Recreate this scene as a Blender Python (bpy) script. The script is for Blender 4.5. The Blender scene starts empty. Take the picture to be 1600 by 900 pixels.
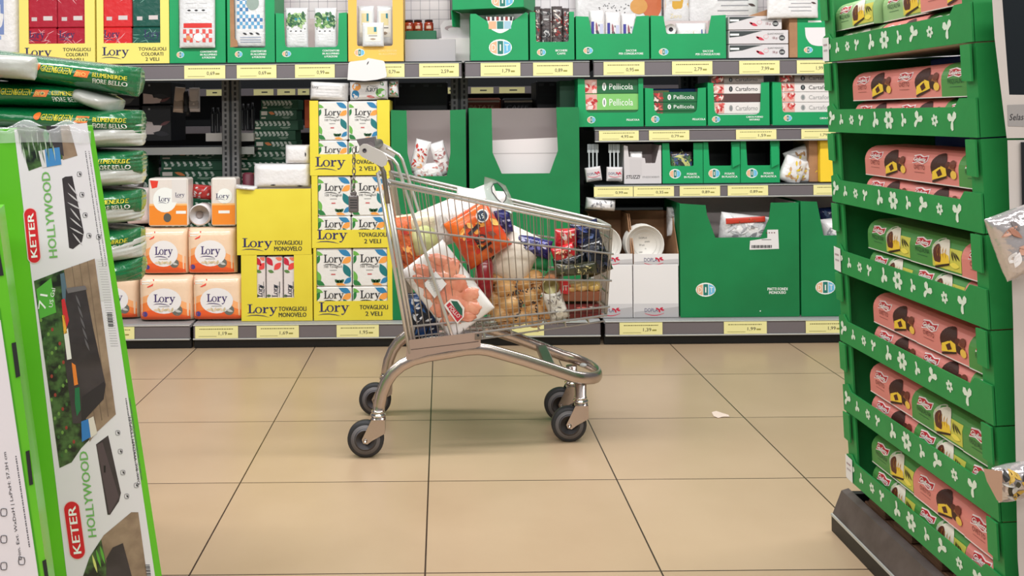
import bpy, math, random
from mathutils import Vector, Matrix, noise
PI = math.pi
SC = bpy.context.scene
COL = SC.collection
# ---------------------------------------------------------------- camera, world, lamps, exposure
F, VX, VY, H, RO = 1460.0, 690.0, 183.0, 1.16, 0.0087       # focal length in px of the 1600 px frame, vanishing point, eye height, roll
cam_d = bpy.data.cameras.new('camera'); cam = bpy.data.objects.new('camera', cam_d); COL.objects.link(cam)
cam_d.sensor_width = 36.0; cam_d.lens = F / 1600 * 36
cam_d.shift_x = (800 - VX) / 1600; cam_d.shift_y = -(450 - VY) / 1600
cam_d.clip_start = 0.05; cam_d.clip_end = 60
cam.location = (0, 0, H); cam.rotation_euler = (PI / 2, RO, 0)
SC.camera = cam
w = bpy.data.worlds.new('world'); SC.world = w; w.use_nodes = True
w.node_tree.nodes['Background'].inputs[0].default_value = (0.93, 0.95, 1.0, 1)
w.node_tree.nodes['Background'].inputs[1].default_value = 0.17
SC.view_settings.view_transform = 'Standard'; SC.view_settings.look = 'None'
SC.view_settings.exposure = 0.14; SC.view_settings.gamma = 1.0; SC.view_settings.use_curve_mapping = False
def lamp(x, y, z, sx, sy, e, tilt=0, col=(1, 0.985, 0.965)):
    l = bpy.data.lights.new('ceiling_tube_light', 'AREA'); l.shape = 'RECTANGLE'; l.size = sx; l.size_y = sy; l.energy = e; l.color = col
    o = bpy.data.objects.new('ceiling_tube_light', l); COL.objects.link(o); o.location = (x, y, z); o.rotation_euler = (tilt, 0, 0)
lamp(0.2, 3.1, 3.15, 7.0, 0.3, 155)
lamp(0.2, 0.6, 3.15, 7.0, 0.35, 95, math.radians(8))
lamp(0.2, -1.9, 3.15, 7.0, 0.35, 150, math.radians(12))  # unseen row added behind the camera to brighten the bin interiors
lamp(0.2, 6.6, 3.15, 7.0, 0.3, 30)
# ---------------------------------------------------------------- helpers
def un(px, py):
    dx, dy = px - VX, py - VY; c, s = math.cos(RO), math.sin(RO)
    return dx * c - dy * s, dx * s + dy * c
def at(px, py, D):
    a, b = un(px, py); return Vector((a * D / F, D, H - b * D / F))
def lin(c):
    c = c / 255.0
    return c / 12.92 if c <= 0.04045 else ((c + 0.055) / 1.055) ** 2.4
MATS = {}
def mat(name, rgb, rough=0.55, metal=0.0, bump=0.0, bscale=60, coat=0.0, rgb2=None, nscale=8, contrast=0.15, spec=0.5, alpha=1.0, trans=0.0, coord='Object', stretch=None):
    if name in MATS: return MATS[name]
    m = bpy.data.materials.new(name); m.use_nodes = True; nt = m.node_tree; b = nt.nodes['Principled BSDF']
    b.inputs['Base Color'].default_value = (lin(rgb[0]), lin(rgb[1]), lin(rgb[2]), 1)
    b.inputs['Roughness'].default_value = rough; b.inputs['Metallic'].default_value = metal
    b.inputs['Specular IOR Level'].default_value = spec
    if coat: b.inputs['Coat Weight'].default_value = coat; b.inputs['Coat Roughness'].default_value = 0.12
    if alpha < 1: b.inputs['Alpha'].default_value = alpha
    if trans: b.inputs['Transmission Weight'].default_value = trans
    if bump or rgb2:
        tc = nt.nodes.new('ShaderNodeTexCoord'); src = tc.outputs[coord]
        if stretch:
            mp = nt.nodes.new('ShaderNodeMapping'); mp.inputs['Scale'].default_value = stretch
            nt.links.new(src, mp.inputs[0]); src = mp.outputs[0]
    if bump:
        n = nt.nodes.new('ShaderNodeTexNoise'); n.inputs['Scale'].default_value = bscale; n.inputs['Detail'].default_value = 3
        bp = nt.nodes.new('ShaderNodeBump'); bp.inputs['Strength'].default_value = bump; bp.inputs['Distance'].default_value = 0.01
        nt.links.new(src, n.inputs['Vector']); nt.links.new(n.outputs['Fac'], bp.inputs['Height']); nt.links.new(bp.outputs['Normal'], b.inputs['Normal'])
    if rgb2:
        n = nt.nodes.new('ShaderNodeTexNoise'); n.inputs['Scale'].default_value = nscale; n.inputs['Detail'].default_value = 4
        r = nt.nodes.new('ShaderNodeValToRGB'); e = r.color_ramp.elements
        e[0].position = 0.5 - contrast; e[1].position = 0.5 + contrast
        e[0].color = (lin(rgb[0]), lin(rgb[1]), lin(rgb[2]), 1); e[1].color = (lin(rgb2[0]), lin(rgb2[1]), lin(rgb2[2]), 1)
        nt.links.new(src, n.inputs['Vector']); nt.links.new(n.outputs['Fac'], r.inputs[0]); nt.links.new(r.outputs[0], b.inputs['Base Color'])
    MATS[name] = m; return m
def ink(r, g, b): return mat('ink_%d_%d_%d' % (r, g, b), (r, g, b), 0.5)
class MB:
    def __init__(s): s.v = []; s.f = []; s.m = []; s.sm = []; s.mats = []
    def add(s, vs, fs, m, smooth=False):
        if m not in s.mats: s.mats.append(m)
        k = s.mats.index(m); n = len(s.v); s.v += [Vector(v) for v in vs]
        for f in fs: s.f.append([i + n for i in f]); s.m.append(k); s.sm.append(smooth)
        return s
    def box(s, x0, x1, y0, y1, z0, z1, m, c=0.0, M=None):
        if x0 > x1: x0, x1 = x1, x0
        if y0 > y1: y0, y1 = y1, y0
        if z0 > z1: z0, z1 = z1, z0
        c = min(c, (x1 - x0) * .45, (y1 - y0) * .45, (z1 - z0) * .45)
        if c <= 0:
            vs = [(x, y, z) for x in (x0, x1) for y in (y0, y1) for z in (z0, z1)]
            fs = [(0, 1, 3, 2), (4, 6, 7, 5), (0, 4, 5, 1), (2, 3, 7, 6), (0, 2, 6, 4), (1, 5, 7, 3)]
        else:
            vs = []; idx = {}
            X = (x0, x1); Y = (y0, y1); Z = (z0, z1)
            for i in (0, 1):
                for j in (0, 1):
                    for k in (0, 1):
                        sx, sy, sz = (c if i == 0 else -c), (c if j == 0 else -c), (c if k == 0 else -c)
                        idx[i, j, k, 0] = len(vs); vs.append((X[i], Y[j] + sy, Z[k] + sz))
                        idx[i, j, k, 1] = len(vs); vs.append((X[i] + sx, Y[j], Z[k] + sz))
                        idx[i, j, k, 2] = len(vs); vs.append((X[i] + sx, Y[j] + sy, Z[k]))
            fs = []
            q = [(0, 0), (1, 0), (1, 1), (0, 1)]
            for i in (0, 1):
                fs.append([idx[i, a, b, 0] for a, b in q]); fs.append([idx[a, i, b, 1] for a, b in q]); fs.append([idx[a, b, i, 2] for a, b in q])
            for a in (0, 1):
                for b in (0, 1):
                    fs.append([idx[0, a, b, 1], idx[1, a, b, 1], idx[1, a, b, 2], idx[0, a, b, 2]])
                    fs.append([idx[a, 0, b, 0], idx[a, 1, b, 0], idx[a, 1, b, 2], idx[a, 0, b, 2]])
                    fs.append([idx[a, b, 0, 0], idx[a, b, 1, 0], idx[a, b, 1, 1], idx[a, b, 0, 1]])
                    for k in (0, 1): fs.append([idx[a, b, k, 0], idx[a, b, k, 1], idx[a, b, k, 2]])
        if M is not None: vs = [M @ Vector(v) for v in vs]
        return s.add(vs, fs, m)
    def poly(s, P, pts, m, off=0.0006): return s.add([P(x, y, off) for x, y in pts], [list(range(len(pts)))], m)
    def slab(s, P, pts, t, m, off=0.0):
        n = len(pts); vs = [P(x, y, off) for x, y in pts] + [P(x, y, off - t) for x, y in pts]
        fs = [list(range(n)), list(range(2 * n - 1, n - 1, -1))] + [[i, (i + 1) % n, n + (i + 1) % n, n + i] for i in range(n)]
        return s.add(vs, fs, m)
    def rect(s, P, x0, y0, x1, y1, m, off=0.0006, nx=1, ny=1):
        if nx == 1 and ny == 1: return s.poly(P, [(x0, y0), (x1, y0), (x1, y1), (x0, y1)], m, off)
        vs = [P(x0 + (x1 - x0) * i / nx, y0 + (y1 - y0) * j / ny, off) for j in range(ny + 1) for i in range(nx + 1)]
        fs = [[j * (nx + 1) + i, j * (nx + 1) + i + 1, (j + 1) * (nx + 1) + i + 1, (j + 1) * (nx + 1) + i] for j in range(ny) for i in range(nx)]
        return s.add(vs, fs, m, True)
    def ell(s, P, cx, cy, rx, ry, m, off=0.0006, rot=0, n=20, clip=None, rings=1):
        c, sn = math.cos(rot), math.sin(rot); vs = [P(cx, cy, off)] ; fs = []
        for k in range(1, rings + 1):
            q = k / rings
            for i in range(n):
                a = 2 * PI * i / n; x, y = rx * q * math.cos(a), ry * q * math.sin(a); x, y = cx + x * c - y * sn, cy + x * sn + y * c
                if clip: x = min(max(x, clip[0]), clip[2]); y = min(max(y, clip[1]), clip[3])
                vs.append(P(x, y, off))
        for i in range(n): fs.append([0, 1 + i, 1 + (i + 1) % n])
        for k in range(rings - 1):
            for i in range(n): fs.append([1 + k * n + i, 1 + (k + 1) * n + i, 1 + (k + 1) * n + (i + 1) % n, 1 + k * n + (i + 1) % n])
        return s.add(vs, fs, m)
    def leaf(s, P, cx, cy, l, wd, rot, m, off=0.0008, clip=None):
        pts = []
        for i in range(9): t = i / 8; pts.append((-l / 2 + l * t, wd / 2 * math.sin(PI * t)))
        for i in range(1, 8): t = 1 - i / 8; pts.append((-l / 2 + l * t, -wd / 2 * math.sin(PI * t)))
        c, sn = math.cos(rot), math.sin(rot); out = []
        for x, y in pts:
            x, y = cx + x * c - y * sn, cy + x * sn + y * c
            if clip: x = min(max(x, clip[0]), clip[2]); y = min(max(y, clip[1]), clip[3])
            out.append((x, y))
        return s.poly(P, out, m, off)
    def tube(s, pts, r, m, n=8, closed=False, flat=None, caps=True):
        pts = [Vector(p) for p in pts]; k = len(pts); vs = []; fs = []; up = None
        for i, p in enumerate(pts):
            a = pts[i - 1] if (i > 0 or closed) else p; b = pts[(i + 1) % k] if (i < k - 1 or closed) else p
            t = (b - a).normalized()
            if up is None:
                up = Vector((0, 0, 1)) if abs(t.z) < 0.9 else Vector((0, 1, 0))
                if flat: up = Vector(flat[2])
            side = t.cross(up)
            if side.length < 1e-6: side = t.orthogonal()
            side.normalize(); u2 = side.cross(t).normalized()
            if not flat: up = u2
            rr = r[i] if isinstance(r, (list, tuple)) else r
            ra, rb = (flat[0], flat[1]) if flat else (rr, rr)
            for j in range(n):
                an = 2 * PI * j / n; vs.append(p + side * (ra * math.cos(an)) + u2 * (rb * math.sin(an)))
        for i in range(k if closed else k - 1):
            for j in range(n):
                a = i * n + j; b = i * n + (j + 1) % n; i2 = (i + 1) % k
                fs.append([a, b, i2 * n + (j + 1) % n, i2 * n + j])
        if caps and not closed: fs.append(list(range(n))); fs.append([(k - 1) * n + j for j in range(n)])
        return s.add(vs, fs, m, True)
    def lathe(s, O, ax, prof, m, n=24):
        O = Vector(O); ax = Vector(ax).normalized(); a = ax.orthogonal().normalized(); b = ax.cross(a); vs = []; fs = []
        for h, r in prof:
            for j in range(n):
                t = 2 * PI * j / n; vs.append(O + ax * h + a * (r * math.cos(t)) + b * (r * math.sin(t)))
        for i in range(len(prof) - 1):
            for j in range(n): fs.append([i * n + j, i * n + (j + 1) % n, (i + 1) * n + (j + 1) % n, (i + 1) * n + j])
        fs.append(list(range(n))); fs.append([(len(prof) - 1) * n + j for j in range(n)])
        return s.add(vs, fs, m, True)
    def blob(s, c, r, m, amp=0.0, ns=8, seed=0, n=16, rot=None):
        c = Vector(c); vs = []; fs = []; k = n // 2
        for i in range(k + 1):
            for j in range(n):
                th = PI * i / k; ph = 2 * PI * j / n
                d = Vector((math.sin(th) * math.cos(ph), math.sin(th) * math.sin(ph), math.cos(th)))
                q = 1 + amp * noise.noise(d * ns * 0.3 + Vector((seed, seed * 1.7, 0)))
                p = Vector((d.x * r[0], d.y * r[1], d.z * r[2])) * q
                if rot: p = Matrix.Rotation(rot, 3, 'Y') @ p
                vs.append(c + p)
        for i in range(k):
            for j in range(n): fs.append([i * n + j, i * n + (j + 1) % n, (i + 1) * n + (j + 1) % n, (i + 1) * n + j])
        return s.add(vs, fs, m, True)
    def build(s, name, parent=None, org=(0, 0, 0), label=None):
        org = Vector(org); me = bpy.data.meshes.new(name); me.from_pydata([v - org for v in s.v], [], s.f)
        for m in s.mats: me.materials.append(m)
        me.polygons.foreach_set('material_index', s.m); me.polygons.foreach_set('use_smooth', s.sm); me.update()
        o = bpy.data.objects.new(name, me); COL.objects.link(o)
        if parent is not None: o.parent = parent
        else: o.location = org
        if label: o['label'] = label
        return o
def pillow(mb, O, wd, ht, dp, m, rot=0.0, amp=0.0, ns=10, seed=0, p=4.0, n=18, yaw=0.0, pitch=0.0, flatback=False, edge=0.5):
    """soft package centred on O, its face towards -Y; returns P(a, b down, off) in metres on the front sheet"""
    O = Vector(O); R = Matrix.Rotation(yaw, 3, 'Z') @ Matrix.Rotation(pitch, 3, 'X') @ Matrix.Rotation(-rot, 3, 'Y')
    def prof(u, v):
        u = max(-1, min(1, u)); v = max(-1, min(1, v)); return (max(0, (1 - abs(u) ** p) * (1 - abs(v) ** p))) ** edge
    def pt(u, v, sg, off=0.0):
        f = prof(u, v); x, z = u * wd / 2, v * ht / 2; w_ = noise.noise(Vector((x, z, sg)) * ns + Vector((seed * 3.1, seed, 0))) * amp
        w2 = noise.noise(Vector((x, z, sg)) * ns * 3 + Vector((seed, seed * 2.2, 5))) * amp * .4
        y = -sg * (f * (dp / 2) + (w_ + w2) * min(1, f * 2) + off)
        e = 1 - 0.03 * abs(noise.noise(Vector((u * 3, v * 3, seed)))) * (1 if amp else 0)
        return O + R @ Vector((x * e, y, z * e))
    g = [-1, -.985, -.94, -.86] + [(-.86 + 1.72 * i / (n - 7)) for i in range(1, n - 7)] + [.86, .94, .985, 1]; N = len(g)
    for sg in (1, -1):
        vs = [pt(g[i], g[j], sg if not (flatback and sg == -1) else -0.05) for j in range(N) for i in range(N)]
        mb.add(vs, [[j * N + i, j * N + i + 1, (j + 1) * N + i + 1, (j + 1) * N + i] for j in range(N - 1) for i in range(N - 1)], m, True)
    return lambda a, b, off=0.0: pt(a / (wd / 2), -b / (ht / 2), 1, off)
TXT = {}
def glyphs(t):
    if t in TXT: return TXT[t]
    cu = bpy.data.curves.new('lettering', 'FONT'); cu.body = t; cu.resolution_u = 2; cu.size = 1.0
    ob = bpy.data.objects.new('lettering', cu); COL.objects.link(ob)
    dg = bpy.context.evaluated_depsgraph_get(); me = bpy.data.meshes.new_from_object(ob.evaluated_get(dg))
    vs = [(v.co.x, v.co.y) for v in me.vertices]; fs = [list(p.vertices) for p in me.polygons]
    bpy.data.objects.remove(ob); bpy.data.curves.remove(cu); bpy.data.meshes.remove(me)
    x0 = min((v[0] for v in vs), default=0); x1 = max((v[0] for v in vs), default=1)
    TXT[t] = ([((x - x0) / .7, y / .7) for x, y in vs], fs, (x1 - x0) / .7); return TXT[t]
def text(mb, P, t, x, y, h, m, w=None, align='l', rot=0.0, off=0.001, bold=0.0, shear=0.0):
    vs, fs, tw = glyphs(t); sx = h if w is None else w / tw; W = tw * sx
    ox = 0 if align == 'l' else (-W / 2 if align == 'c' else -W); c, s = math.cos(rot), math.sin(rot)
    for k in range(1 if not bold else 2):
        out = []
        for a, b in vs:
            gx, gy = ox + a * sx + shear * b * h + k * bold, b * h
            out.append(P(x + gx * c - gy * s, y - gx * s - gy * c, off + k * .0001))
        mb.add(out, fs, m)
LORY = [[(0, 1), (.45, 1), (.45, .93), (.31, .93), (.31, .08), (.5, .08), (.6, .3), (.66, .3), (.64, 0), (0, 0), (0, .07), (.13, .07), (.13, .93), (0, .93)],
        [(1.4, .66), (1.62, .66), (1.62, .52), (1.72, .64), (1.84, .68), (1.92, .6), (1.9, .5), (1.8, .47), (1.76, .54), (1.62, .42), (1.62, .07), (1.74, .07), (1.74, 0), (1.36, 0), (1.36, .07), (1.45, .07), (1.45, .6), (1.36, .6)],
        [(1.96, .66), (2.3, .66), (2.3, .6), (2.22, .6), (2.4, .2), (2.55, .6), (2.45, .6), (2.45, .66), (2.74, .66), (2.74, .6), (2.64, .6), (2.36, -.1), (2.2, -.32), (2.04, -.34), (1.98, -.24), (2.1, -.2), (2.2, -.22), (2.3, -.02), (2.04, .6), (1.96, .6)],
        [(-.15, -.36), (.3, -.2), (.9, -.18), (1.5, -.28), (2.0, -.48), (1.5, -.36), (.9, -.28), (.3, -.28)]]
def lory(mb, P, x, y, h, m, w=None, off=0.001, rot=0.0):
    sx = h * .85 if w is None else w / 2.74; c, s = math.cos(rot), math.sin(rot)
    def T(a, b): gx, gy = a * sx, b * h; return (x + gx * c - gy * s, y - gx * s - gy * c)
    for pl in LORY: mb.poly(P, [T(a, b) for a, b in pl], m, off)
    n = 20; vs = []
    for i in range(n):
        a = 2 * PI * i / n; vs.append(P(*T(1.0 + .33 * math.cos(a), .33 + .36 * math.sin(a)), off)); vs.append(P(*T(1.0 + .19 * math.cos(a), .33 + .3 * math.sin(a)), off))
    mb.add(vs, [[2 * i, 2 * i + 1, (2 * i + 3) % (2 * n), (2 * i + 2) % (2 * n)] for i in range(n)], m)
def plane_P(cx, cy, D, z=None):
    """frame on a plane facing the aisle at depth D, addressed in photo pixels"""
    O = at(cx, cy, D); s = D / F
    if z is not None: O.z = z
    return lambda x, y, off=0.0: Vector((O.x + (x - cx) * s, O.y - off, O.z - (y - cy) * s))
def tag(o, label, cat, group=None, kind=None):
    o['label'] = label; o['category'] = cat
    if group: o['group'] = group
    if kind: o['kind'] = kind
    return o
def thing(name, label, cat, loc=(0, 0, 0), group=None, rot=(0, 0, 0)):
    o = bpy.data.objects.new(name, None); COL.objects.link(o); o.location = loc; o.rotation_euler = rot; o.empty_display_size = .05
    return tag(o, label, cat, group)
def clone(root, loc, label, group=None, rot=None):
    r = root.copy(); COL.objects.link(r); r.location = loc; r['label'] = label
    if rot is not None: r.rotation_euler = rot
    if group: r['group'] = group
    for ch in list(root.children):
        c = ch.copy(); COL.objects.link(c); c.parent = r
        for g in ch.children:
            d = g.copy(); COL.objects.link(d); d.parent = c
    return r
def struct(o): o['kind'] = 'structure'; return o
# ---------------------------------------------------------------- materials
BLACK = mat('black_plastic', (14, 18, 22), .45)
DARK = mat('dark_metal', (38, 44, 48), .45, .3)
RAIL = mat('grey_price_rail', (118, 112, 116), .35, .2)
RAILB = mat('pale_shelf_edge', (190, 192, 188), .35, .3)
TAG = mat('price_tag_paper', (238, 232, 164), .5)
GREEN = mat('green_card', (0, 160, 94), .5, rgb2=(4, 150, 88), nscale=3, bump=.03, bscale=40)  # upper-shelf green, stronger light up there put into the colour
GREENB = mat('shaded_green_card', (8, 128, 70), .5, rgb2=(4, 116, 62), nscale=3, bump=.04, bscale=30)  # same green card darkened in colour for the dimmer bottom shelf
GREEND = mat('display_green_card', (26, 130, 62), .5, rgb2=(38, 144, 72), nscale=5, bump=.05, bscale=30)
KRAFT = mat('kraft_card', (172, 128, 92), .7, rgb2=(158, 116, 82), nscale=14)
INNER = mat('grey_card_inside', (218, 204, 202), .65)
INNERW = mat('pale_card_inside', (238, 230, 230), .6)
YEL = mat('yellow_card', (232, 216, 66), .5, rgb2=(226, 208, 58), nscale=4)
YELP = mat('pale_yellow_card', (240, 226, 118), .5)
AMB = mat('amber_card', (238, 190, 84), .5)
WHITE = mat('white_card', (228, 226, 226), .5)
WRAP = mat('white_film_wrap', (232, 230, 230), .25, bump=.35, bscale=45, coat=.5)
NAVY = ink(42, 40, 92); INKD = ink(52, 56, 48); WINK = ink(240, 244, 240); CHAR = ink(40, 40, 46)
CHROME = mat('zinc_wire', (214, 210, 206), .3, .65)
STEEL = mat('brushed_steel_tube', (196, 184, 178), .27, 1.0, bump=.02, bscale=120)
def dit(mb, P, cx, cy, rx, ry, off=.0008):
    mb.ell(P, cx, cy, rx, ry, ink(238, 244, 240), off)
    def seg(x0, x1, m, o):
        pts = []
        for i in range(7):
            x = x0 + (x1 - x0) * i / 6; pts.append((cx + x * rx, cy - ry * .8 * math.sqrt(max(0, 1 - x * x))))
        for i in range(7):
            x = x1 - (x1 - x0) * i / 6; pts.append((cx + x * rx, cy + ry * .8 * math.sqrt(max(0, 1 - x * x))))
        mb.poly(P, pts, m, o)
    seg(-.9, -.3, ink(226, 178, 142), off + .0004); seg(-.24, .24, ink(30, 120, 108), off + .0004); seg(.3, .9, ink(110, 186, 222), off + .0004)
    h = ry * .8
    if ry > 9 or ry < 1: text(mb, P, 'D', cx - rx * .58, cy + h / 2, h, ink(244, 240, 232), w=rx * .36, align='c', off=off + .0008)
    text(mb, P, 'I', cx, cy + h / 2, h, ink(244, 240, 232), w=rx * .12, align='c', off=off + .0008)
    if ry > 9 or ry < 1: text(mb, P, 'T', cx + rx * .58, cy + h / 2, h, ink(244, 240, 232), w=rx * .36, align='c', off=off + .0008)
def rcorner(pts, r):
    """round the interior corners of an open polyline"""
    if len(pts) < 3: return list(pts)
    out = [pts[0]]
    for i in range(1, len(pts) - 1):
        p, a, b = Vector(pts[i]), Vector(pts[i - 1]), Vector(pts[i + 1])
        rr = min(r, (a - p).length * .45, (b - p).length * .45)
        s, e = p + (a - p).normalized() * rr, p + (b - p).normalized() * rr
        for k in range(5):
            t = k / 4; q = s * (1 - t) ** 2 + p * 2 * t * (1 - t) + e * t * t; out.append((q.x, q.y))
    out.append(pts[-1]); return out
def dbox(name, label, cat, x0, x1, yt, yb, D, z0, depth, cm, cut, art=None, inner=INNER, group=None, back=1.0, sides=True, rr=4):
    """open card display box: cut is the top outline of its front panel from left to right in photo pixels"""
    cx, cy = (x0 + x1) / 2, yb; P = plane_P(cx, cy, D, z0); s = D / F
    a, b = P(x0, yb), P(x1, yt); X0, X1, Z0, Z1 = a.x + .0015, b.x - .0015, z0, b.z
    org = Vector(((X0 + X1) / 2, D + depth / 2, z0)); r = thing(name, label, cat, org, group)
    g = 0.0015 / s; prof = rcorner([(min(max(x, x0 + g), x1 - g), y) for x, y in cut], rr)
    top = [(x0 + g, yt)] + prof + [(x1 - g, yt)] if cut else [(x0 + g, yt), (x1 - g, yt)]
    fp = MB(); fp.slab(P, [(x0 + g, yb), *top, (x1 - g, yb)], .004, cm)
    if art: art(fp, P)
    fp.build('front_panel', r, org)
    m = MB(); t = .004; zb = z0 + (Z1 - z0) * back
    m.box(X0, X1, D + .004, D + depth, z0, z0 + t, inner)
    for xa, xb, mo in ((X0, X0 + t, 0), (X1 - t, X1, 1)):
        m.box(xa, xb, D + .004, D + depth, z0 + t, Z1, cm)
        xi = xb + .0004 if mo == 0 else xa - .0004
        m.add([(xi, D + .004, z0 + t), (xi, D + depth, z0 + t), (xi, D + depth, Z1 - .001), (xi, D + .004, Z1 - .001)], [[0, 1, 2, 3]], inner)
    m.box(X0, X1, D + depth - t, D + depth, z0 + t, zb, inner)
    m.build('box_body', r, org)
    return r
# ---------------------------------------------------------------- floor and building
def floor_material():
    m = bpy.data.materials.new('floor_tiles'); m.use_nodes = True; nt = m.node_tree; N = nt.nodes; L = nt.links; b = N['Principled BSDF']
    tc = N.new('ShaderNodeTexCoord'); sp = N.new('ShaderNodeSeparateXYZ'); L.new(tc.outputs['Object'], sp.inputs[0])
    def mth(op, a, v=None, c=None):
        n = N.new('ShaderNodeMath'); n.operation = op
        if hasattr(a, 'links'): L.new(a, n.inputs[0])
        else: n.inputs[0].default_value = a
        if v is not None:
            if hasattr(v, 'links'): L.new(v, n.inputs[1])
            else: n.inputs[1].default_value = v
        return n.outputs[0]
    masks = []; cells = []
    for ax, off in ((0, 0.052), (1, -2.378 + 1.2)):
        u = mth('DIVIDE', mth('ADD', sp.outputs[ax], off + 12.0), 0.6); fr = mth('FRACT', u); cells.append(mth('FLOOR', u))
        d = mth('MINIMUM', fr, mth('SUBTRACT', 1.0, fr)); masks.append(mth('LESS_THAN', d, 0.0038 if ax == 0 else 0.0036))
    g = mth('MAXIMUM', masks[0], masks[1])
    cb = N.new('ShaderNodeCombineXYZ'); L.new(cells[0], cb.inputs[0]); L.new(cells[1], cb.inputs[1])
    wn = N.new('ShaderNodeTexWhiteNoise'); L.new(cb.outputs[0], wn.inputs['Vector'])
    no = N.new('ShaderNodeTexNoise'); no.inputs['Scale'].default_value = 3.0; no.inputs['Detail'].default_value = 8; L.new(tc.outputs['Object'], no.inputs['Vector'])
    mx = mth('ADD', mth('MULTIPLY', wn.outputs['Value'], .3), mth('MULTIPLY', no.outputs['Fac'], .7))
    rp = N.new('ShaderNodeValToRGB'); e = rp.color_ramp.elements; e[0].position = .25; e[1].position = .8
    e[0].color = (lin(170), lin(146), lin(118), 1); e[1].color = (lin(184), lin(160), lin(132), 1); L.new(mx, rp.inputs[0])
    mi = N.new('ShaderNodeMix'); mi.data_type = 'RGBA'; L.new(g, mi.inputs[0]); L.new(rp.outputs[0], mi.inputs[6]); mi.inputs[7].default_value = (lin(52), lin(38), lin(30), 1)
    L.new(mi.outputs[2], b.inputs['Base Color'])
    b.inputs['Roughness'].default_value = .3; b.inputs['Specular IOR Level'].default_value = .35
    bp = N.new('ShaderNodeBump'); bp.inputs['Strength'].default_value = .3; bp.inputs['Distance'].default_value = .002; bp.invert = True
    L.new(g, bp.inputs['Height']); L.new(bp.outputs[0], b.inputs['Normal'])
    return m
m = MB(); m.add([(-5, -1.5, 0), (5, -1.5, 0), (5, 9.5, 0), (-5, 9.5, 0)], [[0, 1, 2, 3]], floor_material()); struct(m.build('floor'))
m = MB(); m.box(-5, 5, 9.4, 9.5, 0, 3.4, mat('dark_wall_paint', (40, 44, 48), .8)); struct(m.build('wall_back'))
m = MB()
sc = [(1112, 644), (1119, 642), (1128, 645), (1138, 648), (1140, 651), (1130, 651), (1122, 653), (1115, 650)]
def onfloor(x, y, z=0.0): v = at(x, y, 1.0) - Vector((0, 0, H)); t = (z - H) / v.z; return Vector((0, 0, H)) + v * t
n = len(sc); m.add([onfloor(x, y, .002) for x, y in sc] + [onfloor(x, y, .0003) for x, y in sc], [list(range(n))] + [[i, (i + 1) % n, n + (i + 1) % n, n + i] for i in range(n)], mat('pale_paper_scrap', (226, 206, 192), .6)); tag(m.build('paper_scrap', None, onfloor(1125, 648)), 'tiny pale paper scrap lying on the floor tiles right of the trolley', 'paper scrap')
# ---------------------------------------------------------------- the shelving across the aisle
S_TOP, S_A, S_B, S_BOT = 1.451, 1.103, .807, .128
DT, DB = 4.83, 4.765
def XX(px, D, py=300): return at(px, py, D).x
g0 = Vector((0, 5.0, 0))
gon = thing('gondola_shelving', 'long grey metal shelving unit with slotted uprights across the aisle', 'shelving', g0)
for px in (-10, 362, 718, 1076, 1434):
    m = MB(); xc = XX(px, 5.2, 200)
    for dx in (-.027, .027): m.box(xc + dx - .021, xc + dx + .021, 5.17, 5.23, 0.0, 2.25, mat('grey_upright_metal', (112, 112, 112), .45, .3), .003)
    m.box(xc - .012, xc + .012, 5.18, 5.22, 0, 2.25, DARK)
    P = lambda a, b, off=0.0: Vector((a, 5.17 - off, b))
    for k in range(70):
        z = .15 + k * .03
        for dx in (-.027, .027): m.rect(P, xc + dx - .006, z, xc + dx + .006, z + .018, BLACK, .0006)
    m.build('upright', gon, g0)
def shelf(x0, x1, zs, df, db, zr0, zr1, name='shelf', body=DARK, brl=True):
    m = MB(); m.box(x0, x1, df + .02, db, zs - .022, zs - .002, body, .002)
    sh = m.build(name, gon, g0)
    m = MB(); m.box(x0 + .002, x1 - .002, df, df + .018, zr0, zr1, RAIL, .004); m.box(x0 + .002, x1 - .002, df - .006, df + .02, zr0 - .006, zr0 + .001, RAILB, .001)
    m.box(x0 + .002, x1 - .002, df - .004, df + .02, zr1 - .001, zr1 + .003, RAILB, .001); m.build('price_rail', sh, g0)
    for xb in ((x0 + .01, x1 - .012) if brl else (x1 - .012,)):
        m = MB(); m.add([(xb, df + .03, zs - .022), (xb, db, zs - .022), (xb, db, zs - .07), (xb, df + .05, zs - .05), (xb + .003, df + .03, zs - .022), (xb + .003, db, zs - .022), (xb + .003, db, zs - .07), (xb + .003, df + .05, zs - .05)],
                        [[0, 1, 2, 3], [7, 6, 5, 4], [0, 3, 7, 4], [3, 2, 6, 7]], DARK); m.build('bracket', sh, g0)
    return sh
for a, b in ((-560, -6), (0, 722), (726, 922), (927, 1620), (1624, 1900)): shelf(XX(a, 4.8, 110), XX(b, 4.8, 110), S_TOP, 4.80, 5.24, 1.366, 1.437)
for a, b in ((929, 1480),):
    shelf(XX(a, 4.8, 210), XX(b, 4.8, 210), S_A, 4.80, 5.17, 1.030, 1.084, brl=False); shelf(XX(a, 4.8, 300), XX(b, 4.8, 300), S_B, 4.80, 5.17, .742, .797, brl=False)
for a, b in ((-420, 297), (301, 939), (945, 1620)):
    shelf(XX(a, 4.71, 500), XX(b, 4.71, 500), S_BOT, 4.71, 5.17, .054, .119, body=mat('grey_shelf', (150, 150, 150), .4))
    m = MB(); m.box(XX(a, 4.71, 500), XX(b, 4.71, 500), 4.735, 4.76, 0.0, .05, BLACK, .002); m.build('base_plinth', gon, g0)
for a, b in ((-300, 352), (372, 398)):
    m = MB(); x0, x1 = XX(a, 5.25, 230), XX(b, 5.25, 230); m.box(x0, x1, 5.24, 5.66, .975, 1.0, DARK); m.box(x0, x1, 5.235, 5.242, .962, 1.003, RAILB); m.build('rear_shelf', gon, g0)
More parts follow.
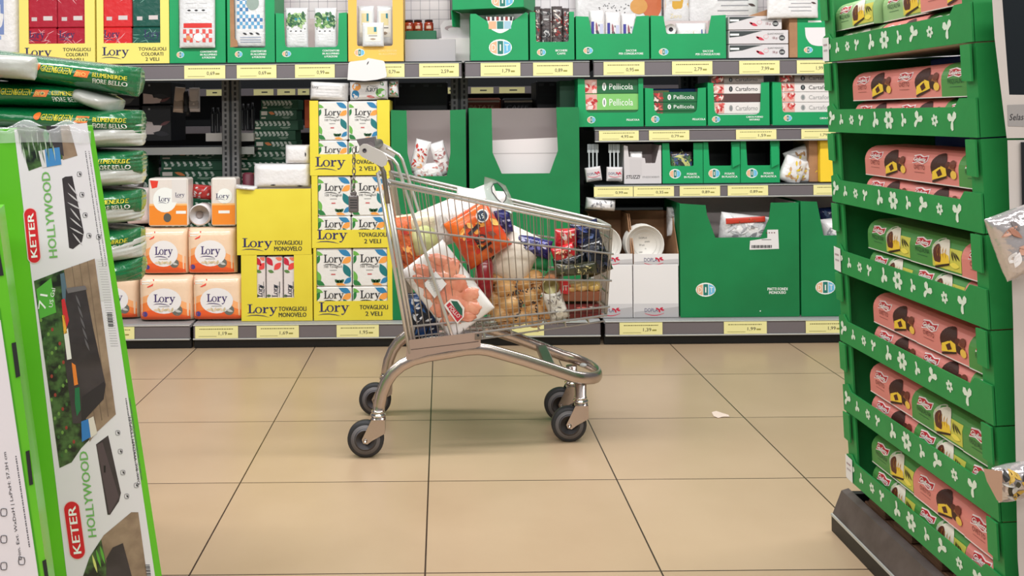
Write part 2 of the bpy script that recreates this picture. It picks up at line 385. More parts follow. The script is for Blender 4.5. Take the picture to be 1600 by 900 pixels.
m = MB(); x0, x1 = XX(-500, 5.24, 500), XX(1500, 5.24, 500); m.box(x0, x1, 5.235, 5.68, .09, .12, DARK); m.build('rear_base_shelf', gon, g0)
# white perforated panel over the top shelf
pm = mat('white_panel_metal', (238, 232, 234), .4); gl = ink(176, 172, 180)
x0, x1 = XX(-560, 5.24, 90), XX(1500, 5.24, 90); m = MB(); m.box(x0, x1, 5.24, 5.25, 1.452, 2.2, pm)
P = lambda a, b, off=0.0: Vector((a, 5.24 - off, b))
xx = x0
while xx < x1: m.rect(P, xx, 1.46, xx + .0025, 2.2, gl); xx += .052
z = 1.50
while z < 2.2: m.rect(P, x0, z, x1, z + .0025, gl); z += .052
m.build('back_panel', gon, g0)
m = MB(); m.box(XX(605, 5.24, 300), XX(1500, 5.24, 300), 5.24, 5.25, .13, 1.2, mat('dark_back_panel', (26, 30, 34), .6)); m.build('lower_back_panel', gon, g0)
# price tags
def price(px0, px1, txt, zlo, zhi, D, where, small=''):
    py = 183 - ((zlo + zhi) / 2 - H) * F / D; a = XX(px0, D, py); b = XX(px1, D, py); wd = b - a; ht = zhi - zlo
    m = MB(); m.box(a, b, D - .0016, D, zlo, zhi, TAG); P = lambda u, v, off=0.0: Vector((a + u * wd, D - .0016 - off, zhi - v * ht))
    g = ink(120, 116, 70)
    rnd = random.Random(int(px0)); u = .1
    while u < .88:
        l = rnd.uniform(.02, .05); m.rect(P, u, .2, u + l, .27, g, .0004); u += l + .012
    m.rect(P, .08, .82, .5, .85, g, .0004); m.rect(P, .76, .58, .86, .7, ink(150, 146, 70), .0004)
    if txt:
        vs, fs, tw = glyphs(txt); hh = .27 * ht; sx = .19 * wd / tw
        m.add([P(.55, .72, .0006) + Vector((x * sx, 0, y * hh)) for x, y in vs], fs, CHAR)
    o = m.build('price_tag', None, ((a + b) / 2, D, zlo)); tag(o, where, 'price tag', 'price tags on the shelf rails'); return o
zt = (1.368, 1.435)
for a, b, t, wh in ((130, 192, '', 'at the left, beside the top soil bag'), (288, 352, '0,69', 'under the red checked foil trays'), (370, 432, '0,69', 'under the blue checked foil trays'),
                    (461, 523, '0,99', 'under the wide green foil tray box'), (578, 632, '0,79', 'half behind the white carton flap'), (655, 717, '2,59', 'under the row of sauce jars'),
                    (751, 813, '1,79', 'under the big green lidded box'), (833, 895, '0,89', 'under the coffee cup box'), (943, 1007, '0,95', 'under the first freezer bag box'),
                    (1050, 1113, '2,79', 'under the second freezer bag box'), (1155, 1218, '7,99', 'under the three long white cartons'), (1245, 1300, '1,99', 'under the green box with white hatch')):
    price(a, b, t, *zt, 4.796, 'yellow price tag on the top rail ' + wh)
for a, b, t, wh in ((936, 998, '4,95', 'leftmost, under light green film cartons'), (1014, 1077, '0,79', 'second, under dark green film cartons'), (1150, 1213, '1,59', 'third, below the oven paper'), (1252, 1306, '1,79', 'rightmost, beside the cake display')):
    price(a, b, t, 1.032, 1.082, 4.796, 'yellow price tag on the second rail, ' + wh)
for a, b, t, wh in ((928, 989, '0,99', 'under the little fork packs'), (990, 1053, '0,35', 'under the STUZZI box'), (1062, 1125, '0,89', 'under the first plastic cutlery box'), (1137, 1200, '0,89', 'under the second plastic cutlery box'), (1271, 1330, '0,99', 'under the yellow box at right')):
    price(a, b, t, .744, .795, 4.796, 'yellow price tag on the third rail ' + wh)
for a, b, t, wh in ((150, 210, '', 'at the left, beside the leaning cartons'), (305, 372, '1,19', 'under the orange paper roll packs'), (401, 467, '1,69', 'under the single-ply napkin box'), (526, 592, '1,95', 'under the two-ply napkin boxes'),
                    (790, 850, '', 'seen through the trolley frame'), (968, 1035, '1,39', 'under the white plate cartons'), (1131, 1198, '1,99', 'under the big green plate box'), (1259, 1322, '1,99', 'beside the cake display')):
    price(a, b, t, .056, .117, 4.706, 'yellow price tag on the lowest rail ' + wh)
# ---------------------------------------------------------------- far shelving, seen through the gap under the top shelf
f0 = Vector((0, 8.3, 0)); far = thing('far_gondola_shelving', 'distant dark shelving of the next aisle, seen through the gaps', 'shelving', f0)
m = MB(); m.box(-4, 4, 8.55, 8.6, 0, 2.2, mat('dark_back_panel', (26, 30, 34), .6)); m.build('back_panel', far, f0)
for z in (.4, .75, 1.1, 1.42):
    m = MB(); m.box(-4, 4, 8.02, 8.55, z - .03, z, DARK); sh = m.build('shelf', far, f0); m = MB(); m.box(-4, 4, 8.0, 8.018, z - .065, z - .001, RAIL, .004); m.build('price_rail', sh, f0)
for i, (a, b) in enumerate(((322, 346), (396, 427), (433, 461), (465, 483), (696, 712), (736, 771), (780, 820))):
    z0_, z1_ = 1.36, 1.412
    x0, x1 = XX(a, 7.99, 138), XX(b, 7.99, 138); m = MB(); m.box(x0, x1, 7.996, 7.998, z0_, z1_, TAG)
    m.rect(lambda u, v, off=0.0: Vector((x0 + u * (x1 - x0), 7.996 - off, z0_ + v * (z1_ - z0_))), .4, .4, .7, .6, CHAR)
    tag(m.build('price_tag', None, (x0, 7.99, z0_)), 'small distant price tag in the next aisle, number %s from the left' % ('first', 'second', 'third', 'fourth', 'fifth', 'sixth', 'seventh')[i], 'price tag', 'price tags in the next aisle')
# ---------------------------------------------------------------- goods on the top shelf
def napkins(label, x0, x1, yt, yb, D, dp, z0, style, group, flip=False):
    """wrapped block of paper napkins"""
    P = plane_P((x0 + x1) / 2, yb, D, z0); a, b = P(x0, yb), P(x1, yt); m = MB()
    col = {'leaf': (232, 230, 226), 'red': (176, 34, 54), 'scarlet': (214, 42, 46), 'green': (22, 84, 72)}[style]
    bm = mat('napkin_wrap_' + style, col, .3, bump=.25, bscale=35, coat=.4)
    m.box(a.x + .001, b.x - .001, D, D + dp, z0, b.z, bm, .006)
    w_, h_ = x1 - x0, yb - yt
    Q = P if not flip else (lambda x, y, off=0.0: P(x0 + x1 - x, yt + yb - y, off))
    cl = (x0 + 1.5, yt + 1.5, x1 - 1.5, yb - 1.5) if not flip else (x0 + 1.5, yt + 1.5, x1 - 1.5, yb - 1.5)
    if style == 'leaf':
        te, bl, org_, gr, dg = ink(24, 116, 120), ink(46, 128, 176), ink(240, 160, 74), ink(108, 176, 76), ink(40, 122, 62)
        full = h_ > w_ * .75
        L = [(.80, .10, .42, .17, .5, bl), (.88, .30, .36, .17, -.5, org_), (.06, .12, .3, .12, .3, gr), (.04, .30, .3, .14, -1.1, dg)]
        if full: L += [(.86, .58, .42, .2, 1.1, te), (.06, .72, .36, .16, 1.2, gr), (.12, .92, .34, .15, .6, dg), (.9, .84, .3, .14, -.6, bl), (.7, .96, .3, .12, .2, org_)]
        else: L += [(.06, .8, .4, .18, .8, org_), (.92, .7, .36, .18, 1.1, te)]
        for i, (u, v, l, wd, r, c_) in enumerate(L): m.leaf(Q, x0 + u * w_, yt + v * (h_ if full else h_), l * w_, wd * w_, r, c_, .0008 + i * .00005, cl)
        if full:
            lory(m, Q, x0 + w_ * .22, yt + h_ * .36, w_ * .22, ink(26, 28, 36), w=w_ * .56, off=.0016)
            text(m, Q, '100 Tovaglioli', x0 + w_ * .48, yt + h_ * .50, w_ * .07, CHAR, w=w_ * .5, align='c', off=.0014)
            m.rect(Q, x0 + w_ * .38, yt + h_ * .56, x0 + w_ * .58, yt + h_ * .575, ink(150, 150, 150), .0012)
            m.rect(Q, x0 + w_ * .42, yt + h_ * .66, x0 + w_ * .54, yt + h_ * .69, ink(200, 90, 90), .0012)
            for k in range(3): m.leaf(Q, x0 + w_ * (.58 + .07 * k), yt + h_ * .86, w_ * .16, w_ * .09, .7 - k * .7, ink(40, 90, 54), .0013, cl)
        else: lory(m, Q, x0 + w_ * .2, yt + h_ * .72, w_ * .24, ink(26, 28, 36), w=w_ * .58, off=.0016)
    else:
        lory(m, P, x0 + w_ * (.08 if style != 'green' else .4), yt + h_ * (.28 if h_ > w_ * .8 else .78), w_ * .24, NAVY, w=w_ * .52)
        if h_ > w_ * .8:
            m.rect(P, x0 + w_ * .55, yb - h_ * .22, x0 + w_ * .85, yb - h_ * .14, ink(210, 200, 200)); m.rect(P, x0 + w_ * .16, yb - h_ * .2, x0 + w_ * .34, yb - h_ * .13, ink(200, 190, 190))
        for k in range(12):
            rr = random.Random(k * 7 + int(x0 + yb)); xx_ = x0 + w_ * rr.uniform(.05, .8); m.leaf(P, xx_, yt + h_ * rr.uniform(.1, .5), w_ * .3, w_ * .02, rr.uniform(-1, 1), ink(232, 170, 176) if style != 'green' else ink(120, 170, 156), .0007, cl)  # thin pale streaks painted as glare on the wrap
    o = m.build('napkin_pack', None, ((a.x + b.x) / 2, D + dp / 2, z0)); return tag(o, label, 'napkin pack', group)
def yellow_art(x0, x1, l1, l2, ylogo, big, ltx, tx0, tx1, lines):
    def art(m, P):
        lory(m, P, ltx, ylogo, big, NAVY, w=tx0)
        n = len(lines)
        for i, s_ in enumerate(lines): text(m, P, s_, tx1, l1 + i * l2, l2 * .6, INKD, align='c', bold=.4)
    return art
for i, (x0, x1, cx0, cx1, st) in enumerate(((30, 149, 45, 133, ('red', 'red', 'red', 'red')), (151, 265, 162, 251, ('scarlet', 'green', 'scarlet', 'green')))):
    nm = ('left', 'right')[i]; tx = x0 + (90 if i == 0 else 87)
    def art(m, P, x0=x0, tx=tx):
        lory(m, P, x0 + 9, 85, 13, NAVY, w=42)
        for k, s_ in enumerate(('TOVAGLIOLI', 'COLORATI', '2 VELI')): text(m, P, s_, tx, 78 + k * 8, 5.4, INKD, align='c', bold=.3, w=(43, 34, 21)[k])
    wn = 'crimson' if i == 0 else 'red and green'
    dbox('display_box', 'yellow Lory card box holding %s napkin packs on the top shelf' % wn, 'box', x0, x1, -45, 98, DT, S_TOP, .3, YELP, [(cx0, -45), (cx0, 66), (cx1, 66), (cx1, -45)], art, group='Lory boxes on the top shelf', rr=1)
    xm = (cx0 + cx1) / 2
    for r_, (yt, yb) in enumerate(((42, 97), (-42, 41))):
        for c_ in (0, 1):
            z0 = S_TOP + .005 if r_ == 0 else S_TOP + .005 + (97 - 41.5) * DT / F
            napkins('%s coloured napkin pack, %s %s in the %s Lory box on the top shelf' % (('crimson', 'crimson', 'scarlet', 'dark green')[i * 2 + c_], ('lower', 'upper')[r_], ('left', 'right')[c_], nm),
                    (cx0 - 3, xm)[c_], (xm, cx1 + 3)[c_], yt, yb, DT + .008, .1, z0, st[r_ * 2 + c_], 'coloured napkin packs')
def foil_pack(label, cx, cy, w_, h_, D, z0, style, group, rot=0.0):
    m = MB(); s = D / F; O = at(cx, cy, D + .02); 
    wm = mat('clear_film', (226, 228, 230), .18, bump=.4, bscale=50, coat=.6)
    P = pillow(m, O, w_ * s, h_ * s, .035, wm, rot, .002, 14, int(cx), p=6)
    Q = lambda x, y, off=0.0: P(x * s, y * s, off)
    a, b = w_ / 2, h_ / 2
    if style == 'red':
        m.rect(Q, -a * .72, b * .28, a * .86, b * .42, ink(214, 48, 42), .001, 6, 1)
        for j in range(3):
            for k in range(9):
                if (j + k) % 2 == 0: m.rect(Q, -a * .75 + k * a * .18, b * (.46 + j * .13), -a * .75 + (k + 1) * a * .18, b * (.46 + (j + 1) * .13), ink(222, 86, 80), .001)
        m.ell(Q, -a * .45, b * .72, a * .14, a * .14, ink(220, 150, 100), .0014); m.ell(Q, a * .1, b * .7, a * .26, b * .12, ink(238, 238, 240), .0014)
        for k in range(5): m.rect(Q, -a * .6, -b * .6 + k * b * .14, a * .6, -b * .58 + k * b * .14, ink(190, 190, 192), .001)
        for k in range(3): m.leaf(Q, -a * .4 + k * a * .4, b * -.1, a * .22, a * .1, 0, CHAR, .0012)
    elif style == 'blue':
        for j in range(9):
            for k in range(9):
                if (j + k) % 2 == 0 and (k < 4 or j > 4): m.rect(Q, -a * .8 + k * a * .18, -b * .7 + j * b * .12, -a * .8 + (k + 1) * a * .18, -b * .7 + (j + 1) * b * .12, ink(92, 160, 204) if j % 3 else ink(60, 120, 176), .001)
        m.ell(Q, a * .2, -b * .5, a * .4, b * .25, ink(150, 168, 160), .0012)
        for k in range(3): m.leaf(Q, -a * .3 + k * a * .4, b * .55, a * .3, a * .12, .4, CHAR, .0014)
        for k in range(3): m.rect(Q, -a * .6, b * (.66 + k * .08), a * .7, b * (.69 + k * .08), ink(160, 170, 190), .0012)
    elif style == 'herb':
        gs = [ink(120, 164, 96), ink(60, 116, 72), ink(40, 92, 60), ink(168, 200, 140)]
        rr = random.Random(int(cx))
        for k in range(60): m.leaf(Q, rr.uniform(-.85, .85) * a, rr.uniform(-.7, -.05) * b, a * .5, a * .26, rr.uniform(0, 3), gs[k % 4], .001 + k * .00003)
        m.rect(Q, -a * .8, b * .02, a * .8, b * .08, ink(90, 100, 90), .0012)
        for k in range(3): m.leaf(Q, -a * .5 + k * a * .45, b * .16, a * .2, a * .1, 0, CHAR, .0012)
        for k in range(4): m.rect(Q, -a * .7, b * (.3 + k * .13), a * .7, b * (.32 + k * .13), ink(196, 198, 198), .001)
        m.ell(Q, a * .1, -b * .45, a * .28, b * .12, ink(40, 140, 160), .0022)
    else:
        m.rect(Q, -a * .72, -b * .74, a * .72, b * .6, ink(236, 232, 222), .0014, 3, 3)
        m.rect(Q, -a * .5, -b * .6, a * .4, b * .0, ink(226, 212, 160), .002); m.rect(Q, a * .1, -b * .6, a * .34, -b * .2, ink(40, 130, 150), .0025)
        m.rect(Q, -a * .4, b * .1, a * .4, b * .16, ink(120, 120, 120), .002); m.leaf(Q, 0, b * .4, a * .6, b * .16, 0, ink(170, 150, 130), .002)
    o = m.build('foil_tray_pack', None, O); return tag(o, label, 'foil tray pack', group)
def green_label(lx, ly, rx, ry, tx, lines, y0, lh, w=None):
    def art(m, P):
        dit(m, P, lx, ly, rx, ry)
        for k, s_ in enumerate(lines): text(m, P, s_, tx, y0 + k * lh, lh * .66, WINK, align='c', bold=.25, w=(w[k] if w else None))
    return art
al = ['CONTENITORI', 'IN ALLUMINIO', '6 PORZIONI']
dbox('display_box', 'green card box with red checked foil tray packs, top shelf', 'box', 265, 353, -40, 97, DT, S_TOP, .3, GREEN, [(280, -40), (280, 74), (337, 74), (337, -40)], green_label(282, 84, 6, 5, 326, al, 81, 4.6, (26, 26, 20)))
foil_pack('clear pack of foil trays with red checked label, flopping over its green box', 308, 22, 56, 106, DT - .035, 0, 'red', 'foil tray packs')
dbox('display_box', 'green card box with blue checked foil tray packs, torn brown side', 'box', 355, 430, -40, 97, DT, S_TOP, .3, GREEN, [(364, -40), (364, 74), (415, 74), (415, -40)], green_label(373, 84, 6, 5, 404, al, 81, 4.6, (24, 24, 20)))
foil_pack('foil tray pack with blue checked label inside the narrow green box', 391, 28, 50, 92, DT + .005, 0, 'blue', 'foil tray packs')
m = MB(); P = plane_P(366, 74, DT + .003); m.slab(P, [(360, 74), (372, 73), (371, 64), (367, 60), (366, -20), (360, -20)], .003, KRAFT, .004); tag(m.build('cardboard_flap', None, at(366, 74, DT)), 'torn brown cardboard flap at the left of the blue checked trays', 'cardboard')
dbox('display_box', 'wide low-cut green card box with herb-printed foil tray packs', 'box', 431, 543, 20, 97, DT, S_TOP, .3, GREEN, [(444, 21), (446, 74), (528, 74), (530, 21)], green_label(448, 84, 7, 5, 517, al, 81, 4.6, (26, 26, 20)), rr=6)
foil_pack('herb-printed foil tray pack at left in the wide green box', 464, 44, 35, 64, DT + .006, 0, 'herb', 'foil tray packs')
foil_pack('herb-printed foil tray pack at right in the wide green box', 509, 44, 35, 64, DT + .006, 0, 'herb', 'foil tray packs')
def amb(m, P):
    dit(m, P, 562, 83, 8, 6); text(m, P, 'CONTENITORI', 606, 82, 3, ink(246, 220, 160), align='c'); text(m, P, 'IN ALLUMINIO', 606, 87, 3, ink(246, 220, 160), align='c')
dbox('display_box', 'amber yellow card box with foil trays, beside the jars', 'box', 544, 631, -45, 97, DT, S_TOP, .3, AMB, [(558, -45), (558, 73), (614, 73), (614, -45)], amb, inner=INNERW)
foil_pack('foil tray pack at upper left inside the amber box', 572, 40, 26, 62, DT + .045, 0, 'tray', 'foil tray packs'); foil_pack('foil tray pack at upper right inside the amber box', 602, 40, 26, 62, DT + .045, 0, 'tray', 'foil tray packs')
foil_pack('single foil tray leaning out in front of the amber box', 583, 54, 34, 38, DT - .03, 0, 'tray', 'foil tray packs')
# sauce jars in a green tray behind a grey divider
m = MB(); P = plane_P(655, 58, 5.06); a = P(634, 58); b = P(682, 48); m.box(a.x, b.x, 5.06, 5.2, S_TOP, b.z, ink(40, 120, 84), .003); tag(m.build('green_tray', None, (a.x, 5.06, S_TOP)), 'small green tray that the sauce jars stand in', 'tray')
jz = plane_P(655, 48, 5.06)(655, 48).z
for i, px in enumerate((639, 653, 670)):
    c = P(px, 48); m = MB(); r = .026; m.lathe((c.x, 5.1, jz), (0, 0, 1), [(0, r * .8), (.004, r), (.042, r), (.05, r * .8)], mat('red_sauce_glass', (142, 34, 24), .12, rgb2=(196, 84, 50), nscale=40, coat=.8))
    root = m.build('sauce_jar', None, (c.x, 5.1, jz)); m = MB(); m.lathe((0, 0, .05), (0, 0, 1), [(0, r * .85), (.011, r * .85)], ink(54, 22, 20)); m.build('lid', root)
    m = MB(); m.rect(lambda x, y, off=0.0: Vector((.018 * math.sin(x) * 1.5, -.0275 * math.cos(x), y)), -.5, .012, .5, .028, ink(232, 200, 180), 0, 4, 1); m.build('label', root)
    tag(root, 'red sauce jar with dark lid, %s of the three on the top shelf' % ('left', 'middle', 'right')[i], 'jar', 'sauce jars')
m = MB(); P = plane_P(672, 95, 4.92, S_TOP); a = P(633, 95); b = P(712, 60); m.box(a.x, b.x, 4.9, 4.92, S_TOP, b.z, mat('grey_divider', (182, 178, 180), .4), .002); tag(m.build('shelf_divider', None, (a.x, 4.9, S_TOP)), 'plain grey divider panel standing in front of the sauce jars', 'divider')
m = MB(); P = plane_P(710, 58, 5.02); m.slab(P, [(690, 60), (688, 40), (694, 32), (712, 30), (716, 0), (735, -2), (736, 60)], .05, mat('white_plastic_handle', (222, 216, 220), .3)); m.ell(P, 704, 44, 9, 4, ink(170, 150, 155)); m.ell(P, 708, 46, 8, 3, ink(222, 216, 220), .0008)
m.box(P(686, 60).x, P(737, 60).x, 5.0, 5.06, S_TOP, P(0, 60).z, INNERW); tag(m.build('white_household_pack', None, at(710, 60, 5.02)), 'white household pack with curved grip, behind the grey divider', 'pack')
# big green lidded box with another tilted on top
def bigart(m, P):
    dit(m, P, 782, 75, 18, 13); m.poly(P, rcorner([(760, 27), (766, 46), (782, 54), (798, 46), (803, 27)], 6), ink(238, 244, 240), .0006)
    for x0_, x1_, c_ in ((764, 776, ink(226, 178, 142)), (777, 787, ink(30, 120, 108)), (788, 799, ink(160, 196, 214))): m.rect(P, x0_, 34, x1_, 46, c_, .0012)
    for k in range(6): m.rect(P, 762 + k * 7, 27, 766 + k * 7, 33, CHAR if k % 2 else ink(150, 60, 60), .0014)
dbox('display_box', 'big green box with large round logo and a scooped opening', 'box', 735, 826, 22, 95, DT, S_TOP, .3, GREEN, [(744, 22), (762, 34), (802, 34), (822, 20)], bigart)
O = at(772, 18, DT + .12); tb = thing('tilted_green_box', 'green box perched askew on top of the big green box', 'box', O, None, (0, 0, -.3)); m = MB()
m.box(-.19, .19, -.14, .16, .0, .16, GREEN, .002); P = lambda x, y, off=0.0: Vector((x, -.14 - off, -y)); dit(m, P, .08, -.04, .06, .04)
P2 = lambda x, y, off=0.0: Vector((-.19 - off, -x, -y)); dit(m, P2, .06, -.06, .04, .04); m.build('box_body', tb)
m = MB(); m.slab(lambda x, y, off=0.0: Vector((-.192 + off, x, y)), [(-.14, 0), (.14, 0), (.12, -.07), (-.12, -.085)], .004, GREEN); m.build('flap', tb)
# coffee cup box
def wrapbars(label, x0, x1, yt, yb, D, z0, dp, cols, seed, cat='wrapped stack', name='wrapped_cup_stack', group=None):
    m = MB(); P = plane_P((x0 + x1) / 2, yb, D, z0); s = D / F; a, b = P(x0, yb), P(x1, yt); rr = random.Random(seed)
    Q = pillow(m, ((a.x + b.x) / 2, D + dp / 2, (z0 + b.z) / 2), b.x - a.x, b.z - z0, dp, mat('smoky_film', (84, 76, 76), .2, bump=.3, bscale=40, coat=.5), 0, .002, 14, seed, p=5)
    w_, h_ = b.x - a.x, b.z - z0
    for k in range(50):
        c_ = cols[k % len(cols)]; m.leaf(Q, rr.uniform(-.42, .42) * w_, rr.uniform(-.42, .46) * h_, w_ * rr.uniform(.3, .6), w_ * .16, rr.uniform(0, 3.1), c_, .0008 + k * .00003)
    o = m.build(name, None, ((a.x + b.x) / 2, D, z0)); return tag(o, label, cat, group)
dbox('display_box', 'tall green box of printed coffee cups, BICCHIERI CAFFE', 'box', 828, 898, 20, 95, DT, S_TOP, .3, GREEN, [(837, 20), (838, 67), (889, 67), (890, 20)], green_label(846, 83, 7, 5.5, 877, ['BICCHIERI', 'CAFFE'], 82, 4.8, (18, 13)))
cz = S_TOP + .006
for k, (a, b, cols) in enumerate(((836, 846, ((60, 40, 40), (150, 40, 40), (220, 200, 190))), (846, 862, ((24, 24, 28), (190, 190, 190), (70, 70, 74))), (863, 880, ((140, 44, 40), (220, 210, 200), (60, 30, 30))), (880, 891, ((150, 40, 40), (30, 24, 24), (220, 215, 205))))):
    wrapbars('wrapped stack of printed coffee cups, number %s from the left in its green box' % ('one', 'two', 'three', 'four')[k], a, b, 10 + 3 * (k % 2), 93, DT + .006, cz, .05, [ink(*c_) for c_ in cols], k, group='coffee cup stacks')
# freezer bag boxes
dbox('display_box', 'green freezer bag box with white and blue packs showing', 'box', 900, 1015, 27, 95, DT, S_TOP, .3, GREEN, [(920, 28), (925, 55), (988, 55), (995, 28)], green_label(919, 81, 7.5, 5.5, 986, ['SACCHI', 'PER CONGELATORE'], 83, 4.8, (16, 38)), rr=1)
dbox('display_box', 'green freezer bag box with a paper roll end showing', 'box', 1017, 1135, 25, 93, DT, S_TOP, .3, GREEN, [(1037, 26), (1042, 54), (1107, 54), (1112, 26)], green_label(1037, 82, 7.5, 5.5, 1106, ['SACCHI', 'PER CONGELATORE'], 83, 4.8, (16, 38)), rr=1)
def sheetpack(label, x0, x1, yt, yb, D, z0, dp, art, name='flat_pack', cat='pack', m_=None, group=None, rot=0.0, free=False):
    m = MB(); s = D / F; P0 = plane_P((x0 + x1) / 2, yb, D, None if free else z0); a, b = P0(x0, yb), P0(x1, yt)
    O = Vector(((a.x + b.x) / 2, D + dp / 2, (a.z + b.z) / 2)); Q = pillow(m, O, b.x - a.x, b.z - a.z, dp, m_ or WRAP, rot, .002, 12, int(x0), p=8)
    w_, h_ = (b.x - a.x) / 2, (b.z - a.z) / 2
    art(m, lambda x, y, off=0.0: Q(x * w_, y * h_, off)); o = m.build(name, None, (O.x, O.y, a.z)); return tag(o, label, cat, group)
def bagart(m, P):
    m.rect(P, -.8, -.5, -.45, .1, ink(60, 60, 150), .002, 1, 3); m.rect(P, .3, -.4, .75, .1, ink(196, 200, 226), .002, 1, 3); m.leaf(P, -.1, -.25, .5, .26, 1.2, ink(150, 90, 100), .003); m.leaf(P, 0, -.05, .5, .2, .2, ink(70, 70, 80), .003)
    for k in range(4): m.leaf(P, -.5 + k * .35, -.35 + (k % 2) * .2, .14, .1, .5, CHAR, .001)
for k in range(3):
    sheetpack('white freezer bag pack with blue print, %s in its green box' % ('left', 'middle', 'right')[k], 922 + k * 25, 946 + k * 25, 16 + 3 * k, 93, DT + .01, S_TOP + .006, .06, bagart, 'freezer_bag_pack', group='freezer bag packs')
m = MB(); c = at(1048, 46, DT + .012); m.lathe((c.x, c.y - .004, c.z), (0, 1, 0), [(0, .028), (.2, .028)], WHITE); m.lathe((c.x, c.y - .006, c.z), (0, 1, 0), [(0, .011), (.003, .011)], CHAR)
tag(m.build('paper_roll', None, (c.x, c.y, c.z)), 'white roll end with black core hole in the green box', 'roll')
def rollart(m, P):
    m.rect(P, -1, -.5, .1, -.1, ink(190, 160, 70)); m.leaf(P, .5, .2, .9, .5, .3, ink(70, 150, 210)); m.rect(P, .6, -.6, .9, -.1, ink(40, 80, 160), .0012); m.leaf(P, -.4, .4, .5, .25, 0, CHAR)
sheetpack('yellow and blue roll pack beside the white roll end', 1058, 1106, 38, 93, DT + .012, S_TOP + .006, .06, rollart)
def pastry(m, P):
    br, go, pk = ink(168, 84, 40), ink(222, 160, 84), ink(236, 200, 180)
    m.ell(P, .1, -.8, .62, .5, br, .001, n=16, rings=3, clip=(-.98, -.98, .98, .98)); m.ell(P, -.45, -.8, .3, .25, ink(216, 170, 70), .0014, rings=2, clip=(-.98, -.98, .98, .98)); m.ell(P, .75, -.1, .25, .5, ink(206, 110, 66), .0016, rings=2, clip=(-.98, -.98, .98, .98)); m.ell(P, .45, .0, .2, .25, go, .002, rings=2)
    rr = random.Random(4)
    for k in range(60): m.ell(P, rr.uniform(-.5, .3), rr.uniform(-.1, .7), .014, .018, CHAR, .0012, n=5)
sheetpack('large freezer bag packet with pastry and food pictures, behind the boxes', 900, 1036, -40, 60, DT + .33, 1.5, .03, pastry, 'picture_pack', free=True)
def amberp(m, P):
    m.rect(P, -.9, -.95, .9, .95, ink(224, 172, 60), .0008, 3, 3); m.rect(P, -.6, -.6, .3, .1, ink(220, 214, 200), .0014); text(m, P, 'Zero', -.1, .8, .18, ink(246, 232, 190), align='c', off=.0016, w=.9); 
sheetpack('amber packet with pale label behind the second freezer bag box', 1038, 1078, -40, 36, DT + .31, 1.5, .03, amberp, 'picture_pack', free=True)
def textp(m, P):
    for j in range(8): m.rect(P, -.2 + .1 * (j % 2), -.8 + j * .2, .7, -.76 + j * .2, ink(150, 150, 155), .0008, 3, 1)
    m.leaf(P, .8, .2, .25, .1, .4, ink(80, 60, 60))
sheetpack('large white bag roll pack with lines of small print', 1078, 1186, -40, 40, DT + .31, 1.5, .03, textp, 'picture_pack', free=True)
sheetpack('white wrapped pack with grey wavy print hanging over the right box', 1200, 1280, -30, 28, DT - .035, 1.5, .03, textp, 'picture_pack', free=True)
# three long white cartons in a kraft box
m = MB(); P = plane_P(1190, 90, DT + .006, S_TOP); a = P(1138, 90); b = P(1246, 24)
m.box(P(1233, 0).x, b.x, DT, DT + .3, S_TOP, b.z, KRAFT, .002); m.box(a.x, b.x, DT + .12, DT + .3, S_TOP, b.z - .01, KRAFT, .002); m.slab(P, [(1170, 24), (1212, 10), (1216, 24)], .01, KRAFT, .001)
tag(m.build('kraft_carton', None, (a.x, DT, S_TOP)), 'brown kraft carton behind the three long white cartons', 'carton')
for k in range(3):
    z0 = S_TOP + .0005 + k * .0735; sh = -10 if k == 2 else 0; m = MB(); P = plane_P(1190, 90, DT - .002, z0); a = P(1139, 90); b = P(1232 + sh, 69)
    m.box(a.x, b.x, DT - .002, DT + .115, z0, b.z, mat('grey_white_carton', (214, 210, 212), .45), .0015)
    m.poly(P, [(1140, 70), (1192 + sh, 70), (1178 + sh, 73), (1160 + sh, 78), (1140, 80)], ink(58, 66, 66)); m.rect(P, 1141, 74, 1155, 77, WINK, .001)
    text(m, P, 'GUANTI MONOUSO', 1212 + sh, 76, 2.6, ink(90, 90, 90), align='c', w=25); m.leaf(P, 1188 + sh, 82, 14, 4.5, .35, ink(206, 60, 80)); m.leaf(P, 1184 + sh, 80, 6, 3, .6, ink(206, 60, 80)); m.ell(P, 1197 + sh, 79, 4, 3.4, ink(220, 170, 175)); m.ell(P, 1197 + sh, 79, 3.2, 2.6, ink(214, 210, 212), .0009)
    text(m, P, '100 pz', 1211 + sh, 83, 4, ink(130, 50, 60), align='c', w=8); m.ell(P, 1222 + sh, 81, 4.6, 4.4, CHAR); text(m, P, '100', 1222 + sh, 83, 3.6, WINK, align='c', w=6)
    tag(m.build('glove_carton', None, (a.x, DT, z0)), 'long white carton with dark wave and black disc, %s of three' % ('lowest', 'middle', 'topmost')[k], 'carton', 'long white cartons')
def hatch(m, P):
    m.poly(P, rcorner([(1258, 45), (1259, 60), (1266, 71), (1276, 74), (1310, 74)], 5) + [(1310, 45)], ink(232, 228, 230)); m.rect(P, 1263, 34, 1284, 37, WINK); dit(m, P, 1263, 80, 7, 5)
dbox('display_box', 'green box with a rounded white hatch, half behind the cake display', 'box', 1246, 1345, -40, 92, DT, S_TOP, .3, GREEN, [], hatch)
# small white and blue poster pack at the far left
def lefta(m, P):
    m.rect(P, -.6, -.6, .5, .3, ink(120, 140, 190)); m.rect(P, -.5, .32, .4, .42, ink(150, 170, 210))
    for k in range(6): m.rect(P, -.5 + k * .16, -.4, -.42 + k * .16, 0, WINK, .001)
sheetpack('white pack with small blue picture at the far left of the top shelf', -60, 29, -40, 95, DT + .02, S_TOP, .12, lefta, 'white_pack')
